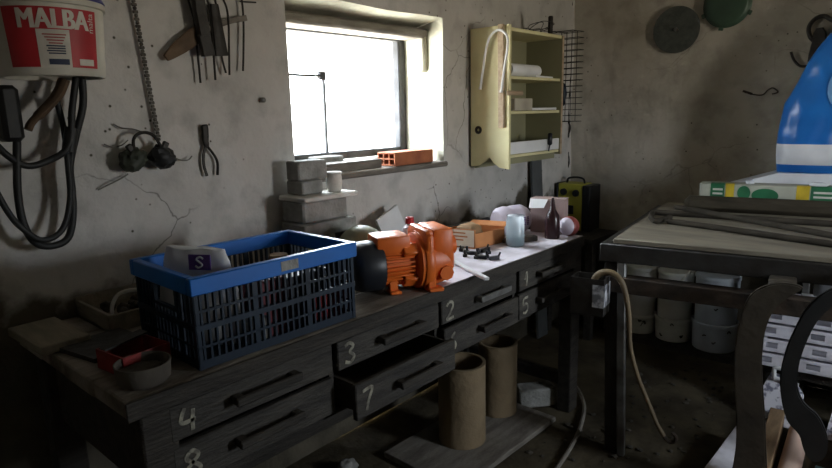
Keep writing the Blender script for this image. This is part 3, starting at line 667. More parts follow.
# jar
T = thing('glass_jar', 'clear glass jar standing at the front of the bench', 'jar', (-1.425, 2.29, BH))
Mj = Matrix.Translation((-1.425, 2.29, BH + .001))
mb = MB(); mb.lathe([(0, 0), (.037, 0), (.042, .005), (.042, .112), (.038, .119), (.038, .138), (.041, .140), (.036, .140), (.035, .118), (.039, .110), (.039, .008), (0, .005)], Mj, 32); mb.build('jar_body', M_JAR, T)
mb = MB(); mb.lathe([(0, .010), (.037, .010), (.038, .045), (0, .048)], Mj, 24); mb.build('jar_contents', mat('cloudy_liquid', (.36, .43, .45), None, 12, .3, bump=0), T)
mb = MB(); mb.box((0, 0, .011), (.05, .20, .018), RZ(.25, (-1.50, 2.40, BH)), .003); tag(mb.build('wood_offcut', M_BROWNWOOD), 'brown wood offcut lying beside the glass jar', 'wood')
mb = MB(); mb.box((0, 0, .014), (.035, .09, .026), RZ(-.5, (-1.425, 2.40, BH)), .004); tag(mb.build('wood_offcut', M_RUST), 'rusty block lying between the jar and the dark bottle', 'block')
mb = MB(); mb.blob((-1.46, 2.335, BH + .02), (.02, .03, .02), 21, .4); tag(mb.build('blue_rag', M_NAVY), 'dark blue rag tucked behind the glass jar', 'rag')
# lying jug
T = thing('plastic_jug', 'lilac white plastic jug with purple print lying on its side', 'jug', (-1.56, 2.54, BH))
Mj = Matrix.Translation((-1.615, 2.418, BH + .073)) @ Matrix.Rotation(-.35, 4, 'Z') @ Matrix.Rotation(-PI / 2, 4, 'X')
mb = MB(); mb.lathe([(0, 0), (.05, .002), (.066, .018), (.071, .05), (.068, .07), (.066, .08), (.071, .095), (.071, .15), (.058, .175), (.028, .185), (.028, .20), (0, .20)], Mj, 36); mb.build('jug_body', M_LILAC, T)
mb = MB()
for i in range(5):
    for j in range(3):
        a0 = -.30 + i * .12
        z = .105 + j * .018
        pts = [Mj @ Vector((.0722 * math.cos(a_), .0722 * math.sin(a_), z + (.0 if j else .0))) for a_ in (a0, a0 + .05, a0 + .09)]
        mb.strip(pts, .012, .002, Mj.to_3x3() @ Vector((0, 0, 1)))
mb.build('jug_print', M_PURPLE, T)
# dark bottle
T = thing('dark_bottle', 'dark brown bottle with a pointed neck beside the red ball', 'bottle', (-1.372, 2.535, BH))
mb = MB(); mb.lathe([(0, .001), (.034, .001), (.036, .01), (.036, .085), (.030, .115), (.014, .14), (.008, .185), (.005, .195), (0, .195)], Matrix.Translation((-1.372, 2.535, BH)), 28); mb.build('bottle_body', M_MAROON if False else mat('dark_brown_glass', (.030, .012, .014), None, 6, .25, bump=0), T)
T = thing('toy_ball', 'red and white ball at the far end of the bench', 'ball', (-1.325, 2.60, BH))
mb = MB(); mb.lathe([(.048 * math.sin(PI * k / 20), -.048 * math.cos(PI * k / 20)) for k in range(21)], Matrix.Translation((-1.330, 2.625, BH + .049)), 32); bb = mb.build('ball_body', mat('faded_red', (.26, .06, .05), (.18, .035, .03), 6, .4, bump=0), T)
mb = MB(); mb.lathe([(.0486 * math.sin(PI * k / 20), -.0486 * math.cos(PI * k / 20)) for k in range(8)], Matrix.Translation((-1.330, 2.625, BH + .049)) @ Matrix.Rotation(-.15, 4, 'Z') @ Matrix.Rotation(-1.65, 4, 'X'), 32); mb.build('white_patch', M_LILAC, bb)
# white box with open flap
T = thing('carton', 'pinkish white carton with an open flap behind the dark bottle', 'carton', (-1.49, 2.63, BH))
Mk = RZ(.18, (-1.475, 2.655, BH + .001)); mb = MB(); mb.span((-.07, -.03, 0), (.10, .045, .165), Mk, .003); mb.build('carton_body', mat('pinkish_card', (.34, .25, .23), (.27, .19, .18), 6, .7, bump=.03), T)
mb = MB(); mb.prism([(-.07, 0), (.02, 0), (.01, .05), (-.065, .055)], .003, Mk @ Matrix.Translation((0, -.03, .168)) @ Matrix.Rotation(math.radians(-130), 4, 'X')); mb.build('flap', M_PAPER, T)
mb = MB(); mb.span((-.07, -.03, .166), (.10, .045, .172), Mk); mb.build('carton_lid', MATS['pinkish_card'], T)
mb = MB(); mb.lathe([(0, 0), (.022, 0), (.022, .045), (0, .05)], Matrix.Translation((-1.30, 2.66, BH + .001)), 18); mb.bm.free()

# ================================================================== UNDER THE BENCH AND ON THE FLOOR
mb = MB(); a, b = Vector((-1.52, 1.70, .016)), Vector((-1.50, 2.47, .016)); mb.bar(a, b, .42, .026, (0, 0, 1), .004)
tag(mb.build('floor_board', M_GREYWOOD), 'wide grey board lying on the floor under the tan pipes', 'board')
for (x, y, r, h, lab) in ((-1.53, 2.02, .107, .375, 'nearer and larger tan clay pipe standing under the bench'), (-1.555, 2.350, .095, .362, 'farther and narrower tan clay pipe standing under the bench')):
    mb = MB(); mb.lathe([(r * .86, .03), (r, .03), (r, .03 + h * .5), (r * 1.0, .03 + h - .03), (r * 1.01, .03 + h), (r * .88, .03 + h), (r * .86, .03 + h - .03), (r * .86, .03)], Matrix.Translation((x, y, .0)), 40)
    mb.lathe([(0, .032), (r * .88, .032)], Matrix.Translation((x, y, 0)), 40); tag(mb.build('clay_pipe', M_CLAY), lab, 'pipe', 'clay pipes under the bench')
mb = MB(); mb.bar((-1.53, 2.49, .051), (-1.405, 2.645, .051), .10, .10, (0, 0, 1), .008); tag(mb.build('kerb_stone', M_CONCRETE), 'pale block lying on the board end at the far bench leg', 'stone block')
mb = MB(); mb.tube(smooth_path([on_z(556, 470, .012), on_z(572, 445, .012), on_z(581, 425, .012), on_z(584, 405, .012), on_z(577, 388, .02), on_z(566, 380, .03)], 6), .010, 8)
tag(mb.build('grey_hose', M_GREYWOOD), 'thin grey hose curving over the floor by the far bench leg', 'hose')
p = on_z(347, 466, .03); mb = MB(); mb.blob((p.x, p.y, .03), (.035, .05, .028), 4, .4); tag(mb.build('pale_stone', M_CONCRETE), 'pale stone on the dark floor under the near drawers', 'stone')
mb = MB()
for k in range(240):
    x, y = random.uniform(-1.25, -.68), random.uniform(1.2, 3.62); s = random.uniform(.004, .016)
    mb.blob((x, y, s * .1), (s, s * random.uniform(.6, 1.4), s * .5), k, .5, 3, 1)
o = mb.build('floor_rubble', M_SOIL, None, 0); o['kind'] = 'stuff'; o['label'] = 'fine crumbs of rubble strewn over the dark earth floor'; o['category'] = 'rubble'

# ================================================================== ON THE WINDOW WALL
BU = Vector((-1.866, .628, 1.618)); r0, r1, bh = .127, .141, .192
T = thing('plastic_bucket', 'white plastic paint bucket with a red label hung high on the wall', 'bucket', BU)
mb = MB(); mb.lathe([(0, .012), (r0 - .012, .012), (r0 - .010, 0), (r0 - .003, 0), (r0, .006), (r1 - .003, bh - .016), (r1 + .003, bh - .014), (r1 + .003, bh), (r1 - .006, bh), (r0 - .006, .02), (0, .02)], Matrix.Translation(BU), 64)
body = mb.build('bucket_body', M_WHITEPL, T)
mb = MB(); mb.lathe([(r1 - .010, bh - .012), (r1 + .004, bh + .004), (r1 - .004, bh + .02), (0, bh + .03)], Matrix.Translation(BU), 48); mb.build('bin_liner', mat('blue_violet_film', (.05, .05, .22), None, 8, .4, bump=.1), T)
tocam = math.atan2(-BU.y, -BU.x) + .0
def cylp(u, z, off=.001):                                  # u metres along the bucket's wall to the right as seen
    r = r0 + (r1 - r0) * z / bh + off; a = tocam + .06 + u / r0
    return BU + Vector((r * math.cos(a), r * math.sin(a), z))
def patch(mb, u0, u1, z0, z1, off, n=24, skew=0.0):
    for i in range(n):
        a, b = u0 + (u1 - u0) * i / n, u0 + (u1 - u0) * (i + 1) / n
        v = [mb.bm.verts.new(cylp(q, z, off)) for q, z in ((a, z0), (b, z0), (b, z1), (a, z1))]; mb.bm.faces.new(v)
mb = MB(); patch(mb, -.104, .110, .020, .166, .0008, 30); lab = mb.build('label_wrap', M_RED, T)
mb = MB()
for q in range(5): text_mesh(mb, 'MALBA', .068, lambda x, y: cylp(x + .0035 + .00125 * q, .135 + y, .0020 + .00012 * q), sx=.72)
mb.build('brand_lettering', M_LABELWHITE, lab)
mb = MB(); text_mesh(mb, 'malta', .023, lambda x, y: cylp(.092 - y, .134 + x, .0022)); mb.build('side_lettering', M_LABELWHITE, lab)
mb = MB(); patch(mb, -.034, .036, .018, .112, .0016, 10); w = mb.build('white_panel', M_LABELWHITE, lab)
mb = MB()
for i in range(4): patch(mb, -.022 + .004 * i, .028 - .003 * i, .098 - i * .007, .101 - i * .007, .0026, 5)
mb.build('small_print', M_INKRED, w)
mb = MB()
for i in range(4): patch(mb, -.016 + .003 * (i % 2), .024, .070 - i * .006, .0735 - i * .006, .0026, 5)
patch(mb, -.014, .030, .026, .040, .0026, 6); mb.build('small_print', M_INK, w)
mb = MB(); patch(mb, .055, .096, .026, .042, .0016, 6); mb.build('small_patch', M_LABELWHITE, lab)
mb = MB(); hp = [BU + Vector((-.02 + .0, (r1 + .006) * math.cos(t), bh - .012 + .15 * math.sin(t))) for t in [k * PI / 18 for k in range(19)]]
mb.tube(hp, .0028, 6); mb.build('wire_handle', M_STEEL, T)

XS = -1.985
def wallpath(pts, dx=None, n=6):
    return smooth_path([on_x(x, y, XS + (dx[i] if dx else 0)) for i, (x, y) in enumerate(pts)], n)
T = thing('coiled_hose', 'black rubber hose hanging in loops under the white bucket', 'hose', on_x(60, 240, XS))
mb = MB(); mb.tube(wallpath([(82, 78), (83, 105), (76, 135), (70, 165), (72, 190), (73, 215), (68, 238), (52, 246), (36, 243), (24, 225), (18, 195), (17, 160), (17, 138)], [.05, .05, .04, .03, .03, .03, .03, .03, .04, .05, .05, .05, .04]), .0105, 10); mb.build('hose_loop', M_BLACKRUB, T)
mb = MB(); mb.tube(wallpath([(76, 78), (72, 110), (71, 135), (66, 150), (50, 160), (28, 166), (8, 156), (-8, 140)], [.055, .06, .06, .06, .05, .05, .05, .04]), .0095, 10); mb.build('hose_loop', M_BLACKRUB, T)
mb = MB(); mb.tube(wallpath([(56, 98), (64, 130), (68, 165), (70, 200), (62, 230), (42, 240), (22, 228), (8, 212), (-10, 180)], [.03, .03, .05, .05, .055, .055, .06, .05, .04]), .0085, 10); mb.build('hose_loop', M_BLACKRUB, T)
mb = MB(); mb.tube(wallpath([(72, 128), (70, 140), (69, 152)], [.05, .05, .05]), .019, 10); mb.build('hose_tie', M_BLACKRUB, T)
a_, b_ = on_x(-12, 86, -1.99), on_x(20, 141, -1.99)
mb = MB(); mb.span((-2.005, min(a_.y, b_.y), b_.z), (-1.91, on_x(20, 110, -1.93).y, a_.z), None, .012); tag(mb.build('tool_case', M_BLACKRUB), 'black box hanging on the wall at the frame edge below the white bucket', 'case')
T = thing('hooked_handle', 'curved brown wooden handle hanging behind the black hose', 'handle', on_x(35, 120, -1.96))
mb = MB(); mb.tube(wallpath([(64, 80), (58, 94), (46, 108), (32, 122), (28, 130)], [.06, .06, .06, .06, .06]), [.024] * 8 + [.022] * 8 + [.017] * 9, 12, flat=.6); mb.build('handle_body', M_BROWNWOOD, T)
# chain and ear defenders
T = thing('steel_chain', 'long dusty steel chain hanging straight down beside the bucket', 'chain', on_x(160, 142, XS))
mb = MB(); p0, p1 = on_x(131, -12, -2.0), on_x(159, 141, -2.0); n = 44
for i in range(n):
    c = p0.lerp(p1, (i + .5) / n); t = (p1 - p0).normalized(); L_ = (p1 - p0).length / n
    mb.bar(c - t * L_ * .46, c + t * L_ * .46, .010 if i % 2 else .017, .012 if i % 2 else .007, (1, 0, 0), .002)
mb.build('chain_links', mat('dusty_chain', (.13, .12, .10), (.04, .035, .03), 40, .7, .2, bump=.2), T)
T = thing('ear_defenders', 'pair of dark ear defenders hung on the wall at the chain end', 'ear defenders', on_x(147, 175, XS))
mb = MB(); mb.tube(wallpath([(134, 150), (133.5, 140), (138, 134), (146, 132.5), (154, 136), (160, 145), (163, 152)], [.03] * 7, 8), .0055, 8); mb.build('headband', M_IRON, T)
for cx_, cy_, lab_ in ((133, 160, 0), (162, 157, 1)):
    c = on_x(cx_, cy_, -1.968); mb = MB(); Mx = Matrix.Translation(c) @ Matrix.Rotation(.5 - lab_, 4, 'X')
    mb.blob((0, 0, 0), (.036, .044, .038), 31 + lab_, .35, 6, 3); mb.box((-.005, 0, 0), (.045, .072, .050), None, .014, 2)
    bm2 = mb.bm; bmesh.ops.transform(bm2, matrix=Mx, verts=bm2.verts); mb.build('ear_cup', M_BLACKRUB if lab_ else mat('dark_olive_cup', (.035, .040, .028), None, 9, .6), T)
    mb = MB(); mb.box((.01, .01 * (1 - 2 * lab_), .036), (.014, .02, .03), Mx, .003); mb.build('yoke', M_IRON, T)
for pts, lab in (([(104, 144), (112, 147), (122, 145), (128, 140)], 'thin dry stalk stuck in the wall left of the ear defenders'), ([(113, 124), (122, 128), (133, 129), (142, 132)], 'thin dry stalk above the ear defenders'),
                 ([(98, 190), (110, 184), (122, 178), (128, 174)], 'thicker dry root sticking out below the ear defenders'), ([(172, 156), (180, 160), (188, 160), (192, 156)], 'thin dry stalk right of the ear defenders')):
    mb = MB(); mb.tube(wallpath(pts, [-.022, -.01, -.01, -.015]), .0022, 6); tag(mb.build('dry_stalk', M_COBWEB), lab, 'stalk')
# pliers
T = thing('pliers', 'dark pair of pliers hanging alone on the wall by a nail', 'pliers', on_x(208, 176, -2.0))
def pl(pts, r): mb_ = MB(); mb_.tube(wallpath(pts, [-.020] * len(pts)), r, 8, flat=.7); return mb_
mb = pl([(204, 124.5), (205, 130), (205.5, 140), (207, 147)], [.009, .013, .0145, .0145, .0145, .0145, .0145, .014, .014, .014, .014, .013, .013, .012, .012, .012, .011, .010, .009]); mb.build('jaws', M_IRON, T)
mb = pl([(206, 146), (203.5, 155), (204, 166), (207, 176)], .0062); mb.build('handle', M_IRON, T)
mb = pl([(207, 146), (214, 155), (217.5, 163), (217.5, 175)], .0062); mb.build('handle', M_IRON, T)
# cluster of hooks, ladle and trowel
for k, pts in enumerate(([(186, -8), (190, 6), (194, 20), (196, 40), (198.5, 62), (200.5, 83)], [(203, -8), (209, 6), (212, 30), (214, 60), (215.5, 80)], [(213, -8), (217, 10), (219, 35), (222, 58), (226, 73)], [(219, -8), (226, 6), (228.5, 22), (229, 45), (229.5, 75)], [(240, -8), (242.5, 6), (243.5, 25), (243.5, 50), (243, 71)])):
    mb = MB(); mb.tube(wallpath(pts, [-.012 + .012 * (k % 2)] * len(pts)), .0038, 7)
    tag(mb.build('iron_hook', M_IRON), ('leftmost', 'second from left', 'middle', 'second from right', 'rightmost')[k] + ' of the five thin iron rods hanging left of the window', 'rod', 'iron rods left of the window')
T = thing('wooden_paddle', 'brown wooden paddle stuck slantwise behind the hanging iron rods', 'paddle', on_x(182, 50, -2.0))
mb = MB(); pp = wallpath([(166, 58), (176, 50), (188, 41), (200, 32)], [-.008] * 4); w_ = [.018 + .034 * math.sin(PI * min(1, (i + 1) / 14) / 2) for i in range(len(pp))]
mb.strip(pp, w_, .012, (0, .75, .65)); mb.build('blade', M_BROWNWOOD, T)
mb = MB(); mb.strip(wallpath([(198, 33), (215, 26), (230, 21), (246, 18)], [-.008] * 4), .020, .012, (0, .3, 1)); mb.build('handle', M_GREYWOOD, T)
T = thing('flat_brush', 'dark hanging brush in the middle of the iron rods', 'brush', on_x(206, 58, -1.98))
mb = MB(); mb.strip(wallpath([(197, -8), (200, 15), (204, 36)], [.01] * 3), .042, .03, (0, 1, 0)); mb.build('brush_handle', M_IRON, T)
mb = MB(); mb.strip(wallpath([(203, 34), (206, 46), (208, 56)], [.01] * 3), .046, .022, (0, 1, 0)); mb.build('bristles', M_IRON, T)
mb = MB(); mb.strip(wallpath([(214, 4), (218, 30), (222, 56)], [.004] * 3), [.03 + .02 * (i / 12) for i in range(13)], .010, (0, 1, 0)); tag(mb.build('scraper', M_IRON), 'flat iron scraper hanging right of the dark brush', 'scraper')
mb = MB(); mb.bar(on_x(240, 1.5, -2.0), on_x(256, 2.5, -2.0), .005, .005); tag(mb.build('wall_nail', M_IRON), 'long iron nail driven into the wall above the rightmost rod', 'nail')
c = on_x(263, 100, -2.012); mb = MB(); mb.lathe([(0, -.01), (.010, -.01), (.010, .006), (.006, .010), (0, .010)], Matrix.Translation(c) @ Matrix.Rotation(PI / 2, 4, 'Y'), 12); tag(mb.build('bolt_head', M_STEEL), 'single grey bolt head in the wall left of the window', 'bolt')

# ---- yellow cabinet
CX0, CX1, CY0, CY1, CZ0, CZ1 = -2.005, -1.757, 2.752, 3.335, 1.205, 1.938
T = thing('wall_cabinet', 'pale yellow open wall cabinet with shelves right of the window', 'cabinet', (CX0, (CY0 + CY1) / 2, CZ0)); cab = T
t = .018
prof = [(CX0, CZ0 - .005), (CX0 + .045, CZ0), (CX0 + .085, CZ0 + .022), (CX0 + .125, CZ0 + .050), (CX0 + .150, CZ0 + .020), (CX0 + .19, CZ0 - .005), (CX1, CZ0 - .012), (CX1, CZ1), (CX0, CZ1)]
def side(y): return frame((0, y, 0), (1, 0, 0), (0, 0, 1))
mb = MB(); mb.prism(prof, t, side(CY0 + t / 2)); mb.build('side_panel', M_YELLOWPT, T)
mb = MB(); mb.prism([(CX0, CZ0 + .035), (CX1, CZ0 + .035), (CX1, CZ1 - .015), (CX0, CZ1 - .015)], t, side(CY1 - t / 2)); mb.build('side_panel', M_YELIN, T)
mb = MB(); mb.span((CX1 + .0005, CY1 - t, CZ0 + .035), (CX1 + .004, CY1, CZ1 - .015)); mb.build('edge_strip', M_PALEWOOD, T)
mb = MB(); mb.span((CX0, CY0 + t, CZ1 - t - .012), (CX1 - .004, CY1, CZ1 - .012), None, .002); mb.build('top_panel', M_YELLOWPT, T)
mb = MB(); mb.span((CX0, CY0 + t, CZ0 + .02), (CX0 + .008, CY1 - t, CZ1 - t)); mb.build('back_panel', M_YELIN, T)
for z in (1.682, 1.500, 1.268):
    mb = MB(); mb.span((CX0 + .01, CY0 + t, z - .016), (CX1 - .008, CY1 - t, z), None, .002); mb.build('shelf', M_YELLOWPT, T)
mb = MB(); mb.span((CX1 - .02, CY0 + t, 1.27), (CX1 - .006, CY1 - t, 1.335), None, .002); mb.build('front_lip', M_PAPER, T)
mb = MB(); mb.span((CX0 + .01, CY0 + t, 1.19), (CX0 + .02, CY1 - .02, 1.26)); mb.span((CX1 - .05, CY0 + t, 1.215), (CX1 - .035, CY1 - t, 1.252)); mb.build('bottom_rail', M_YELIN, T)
mb = MB(); Mr = Matrix.Translation(on_y(478.5, 130, CY0 - .001)) @ Matrix.Rotation(PI / 2, 4, 'X'); mb.lathe([(.008, 0), (.022, 0), (.022, .004), (.012, .008), (.008, .004), (.008, 0)], Mr, 20); mb.build('rosette', M_RUST, T)
p = on_x(511, 93, CX1); mb = MB(); mb.span((CX1 + .001, CY0 - .035, p.z - .012), (CX1 + .016, CY0 + .12, p.z + .012), None, .006); mb.build('turn_latch', M_PALEWOOD, T)
mb = MB(); a, b = on_y(501, 24, CY0 - .009), on_y(501.5, 128, CY0 - .009); mb.bar(a, b, .036, .014, (0, 1, 0), .003); tag(mb.build('wooden_lath', M_PALEWOOD), 'pale wooden lath hanging on the near side of the yellow cabinet', 'lath')
T = thing('bent_tube', 'white bent tube like a walking-stick crook hung over the pale lath', 'tube', on_y(500, 90, CY0 - .03))
mb = MB(); mb.tube(smooth_path([on_y(x, y, CY0 - .028) for x, y in ((480.5, 88), (483, 70), (486.5, 47), (492, 34), (500, 30), (507, 36), (507.5, 48), (504, 70), (501.5, 91))], 7), .0065, 10); mb.build('tube_body', M_PAPER, T)
for (x, y) in ((480.3, 88), (501.3, 91)):
    q = on_y(x, y, CY0 - .028); mb = MB(); mb.lathe([(0, -.008), (.008, -.008), (.008, .006), (0, .006)], Matrix.Translation(q), 12); mb.build('end_cap', M_PAPER, T)
# on its shelves
mb = MB(); mb.lathe([(0, 0), (.034, 0), (.034, .30), (.028, .30), (.028, .29), (0, .29)], frame((-1.80, 2.80, 1.717), (0, 0, 1), (1, 0, 0)) @ Matrix.Rotation(0, 4, 'Z'), 24); tag(mb.build('paper_roll', M_PAPER), 'white paper roll lying on the upper cabinet shelf', 'roll')
mb = MB(); mb.box((0, 0, .006), (.20, .24, .010), RZ(.1, (-1.885, 3.16, 1.683)), .001); tag(mb.build('paper_sheets', M_PAPER), 'flat papers lying on the upper cabinet shelf beside the roll', 'paper')
mb = MB(); mb.box((0, 0, .034), (.10, .20, .066), RZ(.05, (-1.82, 2.92, 1.501)), .003); tag(mb.build('small_box', mat('beige_card', (.42, .38, .30), None, 7, .8)), 'small beige box standing on the middle cabinet shelf', 'box')
mb = MB(); mb.box((0, 0, .008), (.20, .26, .014), RZ(-.06, (-1.88, 3.17, 1.501)), .001); tag(mb.build('paper_sheets', M_PAPER), 'papers lying on the middle cabinet shelf beside the beige box', 'paper')
p = on_x(550, 139, CX1 + .008); mb = MB(); mb.box(p, (.025, .022, .07), None, .006); mb.tube([p + Vector((0, 0, -.03)), p + Vector((0, -.015, -.07))], .005, 6); tag(mb.build('black_clip', M_BLACKPL), 'black clip on the white lip of the cabinet', 'clip')
T = thing('wire_tangle', 'tangle of thin wire lying on top of the yellow cabinet', 'wire', (-1.86, 3.2, 1.926))
mb = MB(); pts = [Vector((-1.84 + random.uniform(-.07, .07), 3.2 + random.uniform(-.12, .10), 1.935 + random.uniform(0, .06))) for _ in range(16)]; mb.tube(smooth_path(pts, 6), .0022, 5); mb.build('wire_strand', M_IRON, T)
mb = MB(); mb.bar((-1.80, 3.25, 1.928), (-1.79, 3.235, 2.03), .022, .030, (0, 1, 0), .006); tag(mb.build('black_stub', M_IRON), 'short black stub standing up on the cabinet top', 'stub')
# wire basket in the corner
T = thing('wire_basket', 'narrow wire grid basket hanging in the room corner beside the cabinet', 'basket', (-1.93, 3.72, 1.42)); mb = MB()
yb = 3.72; x0, x1, z0, z1 = -1.975, -1.865, 1.425, 1.995
for x in [x0 + k * (x1 - x0) / 3 for k in range(4)]: mb.tube([(x, yb, z0), (x, yb, z1)], .0025, 5)
for k in range(16): z = z0 + k * (z1 - z0) / 15; mb.tube([(x0, yb, z), (x1 + .012, yb, z), (x1 + .016, yb + .06, z), (x0 - .02, yb + .06, z)], .0025, 5)
for z in (z0, z1): mb.tube([(x0, yb, z), (x0, yb - .06, z), (x1, yb - .06, z), (x1, yb, z)], .003, 5)
mb.build('basket_wires', M_IRON, T)
mb = MB(); mb.blob((-1.945, 3.69, 1.60), (.030, .022, .07), 15, .3); tag(mb.build('dark_rag', M_NAVY), 'dark rag stuffed in the wire basket', 'rag')
mb = MB(); mb.tube(smooth_path([on_y(x, y, 3.935) for x, y in ((572, -10), (571, 8), (568, 30), (570, 60), (569, 90), (568, 118), (570, 128), (566, 145), (569, 160), (566, 176), (568, 190))], 6), [.006, .006, .008, .007, .006, .011, .006] * 9 + [.006], 6)
tag(mb.build('hanging_cord', M_IRON), 'knotted dark cord hanging down the corner of the room', 'cord')
# dark stand + charger in the corner
T = thing('corner_stand', 'dark wooden stand in the far corner under the yellow case', 'stand', (-1.83, 3.72, 0))
mb = MB(); mb.span((-1.995, 3.53, .655), (-1.62, 3.92, .685), None, .004); mb.build('stand_top', M_OLDWOOD, T)
for x in (-1.985, -1.68):
    for y in (3.55, 3.85): mb = MB(); mb.span((x, y, 0), (x + .05, y + .05, .655), None, .003); mb.build('leg', M_OLDWOOD, T)
mb = MB(); mb.span((-1.97, 3.57, .25), (-1.64, 3.88, .27)); mb.build('lower_shelf', M_OLDWOOD, T)
T = thing('battery_charger', 'olive yellow case with black sides standing in the far corner', 'case', (-1.88, 3.80, .686))
mb = MB(); mb.span((-1.995, 3.745, .687), (-1.81, 3.90, 1.005), None, .006); mb.build('case_body', M_CHARGER, T)
mb = MB(); mb.span((-1.81, 3.74, .687), (-1.752, 3.905, 1.0), None, .006); mb.build('side_shell', M_BLACKPL, T)
mb = MB(); mb.span((-2.0, 3.735, .687), (-1.985, 3.905, 1.01), None, .004); mb.build('side_shell', M_BLACKPL, T)
for x, z in ((-1.945, .95), (-1.855, .945)):
    mb = MB(); mb.lathe([(0, 0), (.024, 0), (.022, .014), (0, .016)], Matrix.Translation((x, 3.745, z)) @ Matrix.Rotation(PI / 2, 4, 'X'), 20); mb.build('dial', M_BLACKPL, T)
mb = MB(); mb.tube(smooth_path([(-1.96, 3.82, 1.004), (-1.95, 3.82, 1.035), (-1.89, 3.82, 1.045), (-1.84, 3.82, 1.035), (-1.83, 3.82, 1.004)], 5), .007, 8); mb.build('carry_handle', M_BLACKPL, T)
mb = MB(); mb.span((-1.93, 3.737, .80), (-1.87, 3.746, .86), None, .002); mb.build('dark_panel', M_BLACKPL, T)
mb = MB(); mb.bar((-1.92, 3.44, .0), (-1.992, 3.44, 1.20), .125, .018, (1, 0, 0), .003); tag(mb.build('grey_plank', M_STEEL if False else mat('grey_paint', (.085, .09, .092), (.06, .062, .062), 5, .7)), 'grey painted plank standing against the wall below the cabinet', 'plank')

# ---- back wall
Mx = Matrix.Translation((-1.325, YB - .024, 1.964)) @ Matrix.Rotation(PI / 2, 4, 'X')
T = thing('grinding_disc', 'large dark flat disc hung on the back wall, left of the green dish', 'disc', (-1.346, YB - .02, 1.82))
mb = MB(); mb.lathe([(.013, 0), (.138, 0), (.138, .006), (.013, .006), (.013, 0)], Mx, 64); mb.build('disc_body', M_DISC, T)
mb = MB(); mb.lathe([(0, -.01), (.007, -.01), (.007, .012), (.011, .012), (.011, .018), (0, .020)], Mx, 16); mb.build('hanging_bolt', M_STEEL, T)
Mx = Matrix.Translation((-1.045, YB - .026, 2.075)) @ Matrix.Rotation(PI / 2, 4, 'X')
T = thing('enamel_dish', 'dark green round enamel dish with lugs at the top of the back wall', 'dish', (-1.045, YB - .02, 1.95))
mb = MB(); mb.lathe([(0, .030), (.06, .034), (.105, .030), (.118, .022), (.124, .010), (.130, .006), (.130, 0), (0, 0)], Mx, 56); mb.build('dish_body', M_GREENEN, T)
for a in (-2.75, -1.75, -.45, .6, 1.6, 2.6):
    mb = MB(); mb.box((.134, 0, .006), (.022, .026, .012), Mx @ Matrix.Rotation(a, 4, 'Z'), .003); mb.build('lug', M_GREENEN, T)
T = thing('wire_hook', 'small twisted wire hook on the bare back wall below the green dish', 'hook', on_y(765, 95, YB - .02))
mb = MB(); mb.tube(smooth_path([on_y(x, y, YB - .018) for x, y in ((744, 91), (751, 94), (762, 95), (768, 90), (773, 88), (778, 92), (772, 94))], 5), .0035, 6); mb.build('hook_wire', M_RUST, T)
mb = MB(); mb.bar(on_y(743, 91, YB - .02), on_y(752, 94, YB - .02), .012, .012); mb.build('hook_plug', M_RUST, T)
T = thing('pulley_hook', 'dark iron hook with a curved horn hanging behind the blue sack', 'hook', on_y(812, 60, YB - .03))
mb = MB(); mb.tube(smooth_path([on_y(x, y, YB - .03) for x, y in ((846, 26), (832, 20), (824, 16), (815, 19), (809, 27), (810, 36), (815, 42))], 6), .011, 8); mb.build('horn', M_IRON, T)
mb = MB(); mb.strip(smooth_path([on_y(x, y, YB - .035) for x, y in ((820, 28), (819, 42), (814, 62))], 5), [.03, .04, .055, .06, .06, .06, .065, .065, .065, .06, .06], .035, (1, 0, 0)); mb.build('hook_block', M_IRON, T)
mb = MB(); mb.tube(smooth_path([on_y(x, y, YB - .03) for x, y in ((791, 52), (794, 60), (800, 66), (808, 66))], 5), .007, 8); mb.build('horn', M_IRON, T)

# ================================================================== PAINT BUCKETS BY THE BACK WALL
def paint_can(x, y, z, r, h, label, seedk, ear=False, nested=False):
    T = thing('paint_bucket', label, 'bucket', (x, y, z), 'paint buckets by the back wall')
    mb = MB(); M = Matrix.Translation((x, y, z))
    mb.lathe([(0, .004), (r * .90, .004), (r * .92, 0), (r * .93, .005), (r * .985, h - .025), (r * 1.02, h - .022), (r * 1.02, h - .004), (r * .99, h), (r * .96, h), (r * .95, h - .03), (0, h - .035)] if nested else
             [(0, .004), (r * .90, .004), (r * .92, 0), (r * .93, .005), (r * .985, h - .025), (r * 1.02, h - .022), (r * 1.02, h - .006), (r * .98, h), (0, h)], M, 40)
    mb.build('bucket_body', M_BUCK[seedk % 2], T)
    if ear:
        a0 = math.atan2(-y, -x) - .35; mb = MB()
        pts = [Vector((x + (r * 1.03) * math.cos(a0 + k * .16), y + (r * 1.03) * math.sin(a0 + k * .16), z + h - .045 - .035 * math.sin(k * PI / 7) + .01 * k)) for k in range(8)]
        mb.tube(pts, .006, 7); mb.build('bucket_handle', M_WHITEPL, T)
    random.seed(seedk * 13 + 5)
    for i in range(3):
        mb = MB(); a0 = math.atan2(-y, -x) + random.uniform(-.8, .8); zz = z + random.uniform(.2, .8) * h; rr = r * (.935 + .05 * (zz - z) / h) + .0012
        L = random.uniform(.010, .03)
        pts = [Vector((x + rr * math.cos(a0 + q), y + rr * math.sin(a0 + q), zz + random.uniform(-.012, .012))) for q in (0, .06, .12, .17)]
        mb.strip(smooth_path(pts, 3), L * .5, .0012, (0, 0, 1)); mb.build('paint_smear', M_IRON, T)
M_BUCK = [mat('grey_white_plastic', (.66, .66, .63), (.50, .50, .47), 6, .5, bump=.04), mat('bluish_white_plastic', (.56, .61, .66), (.40, .45, .50), 6, .5, bump=.04)]
mb = MB(); mb.span((-1.56, 3.70, .0), (-.78, 3.955, .045), None, .005); tag(mb.build('low_plank', M_OLDWOOD), 'dark low plank on the floor under the paint buckets', 'plank')
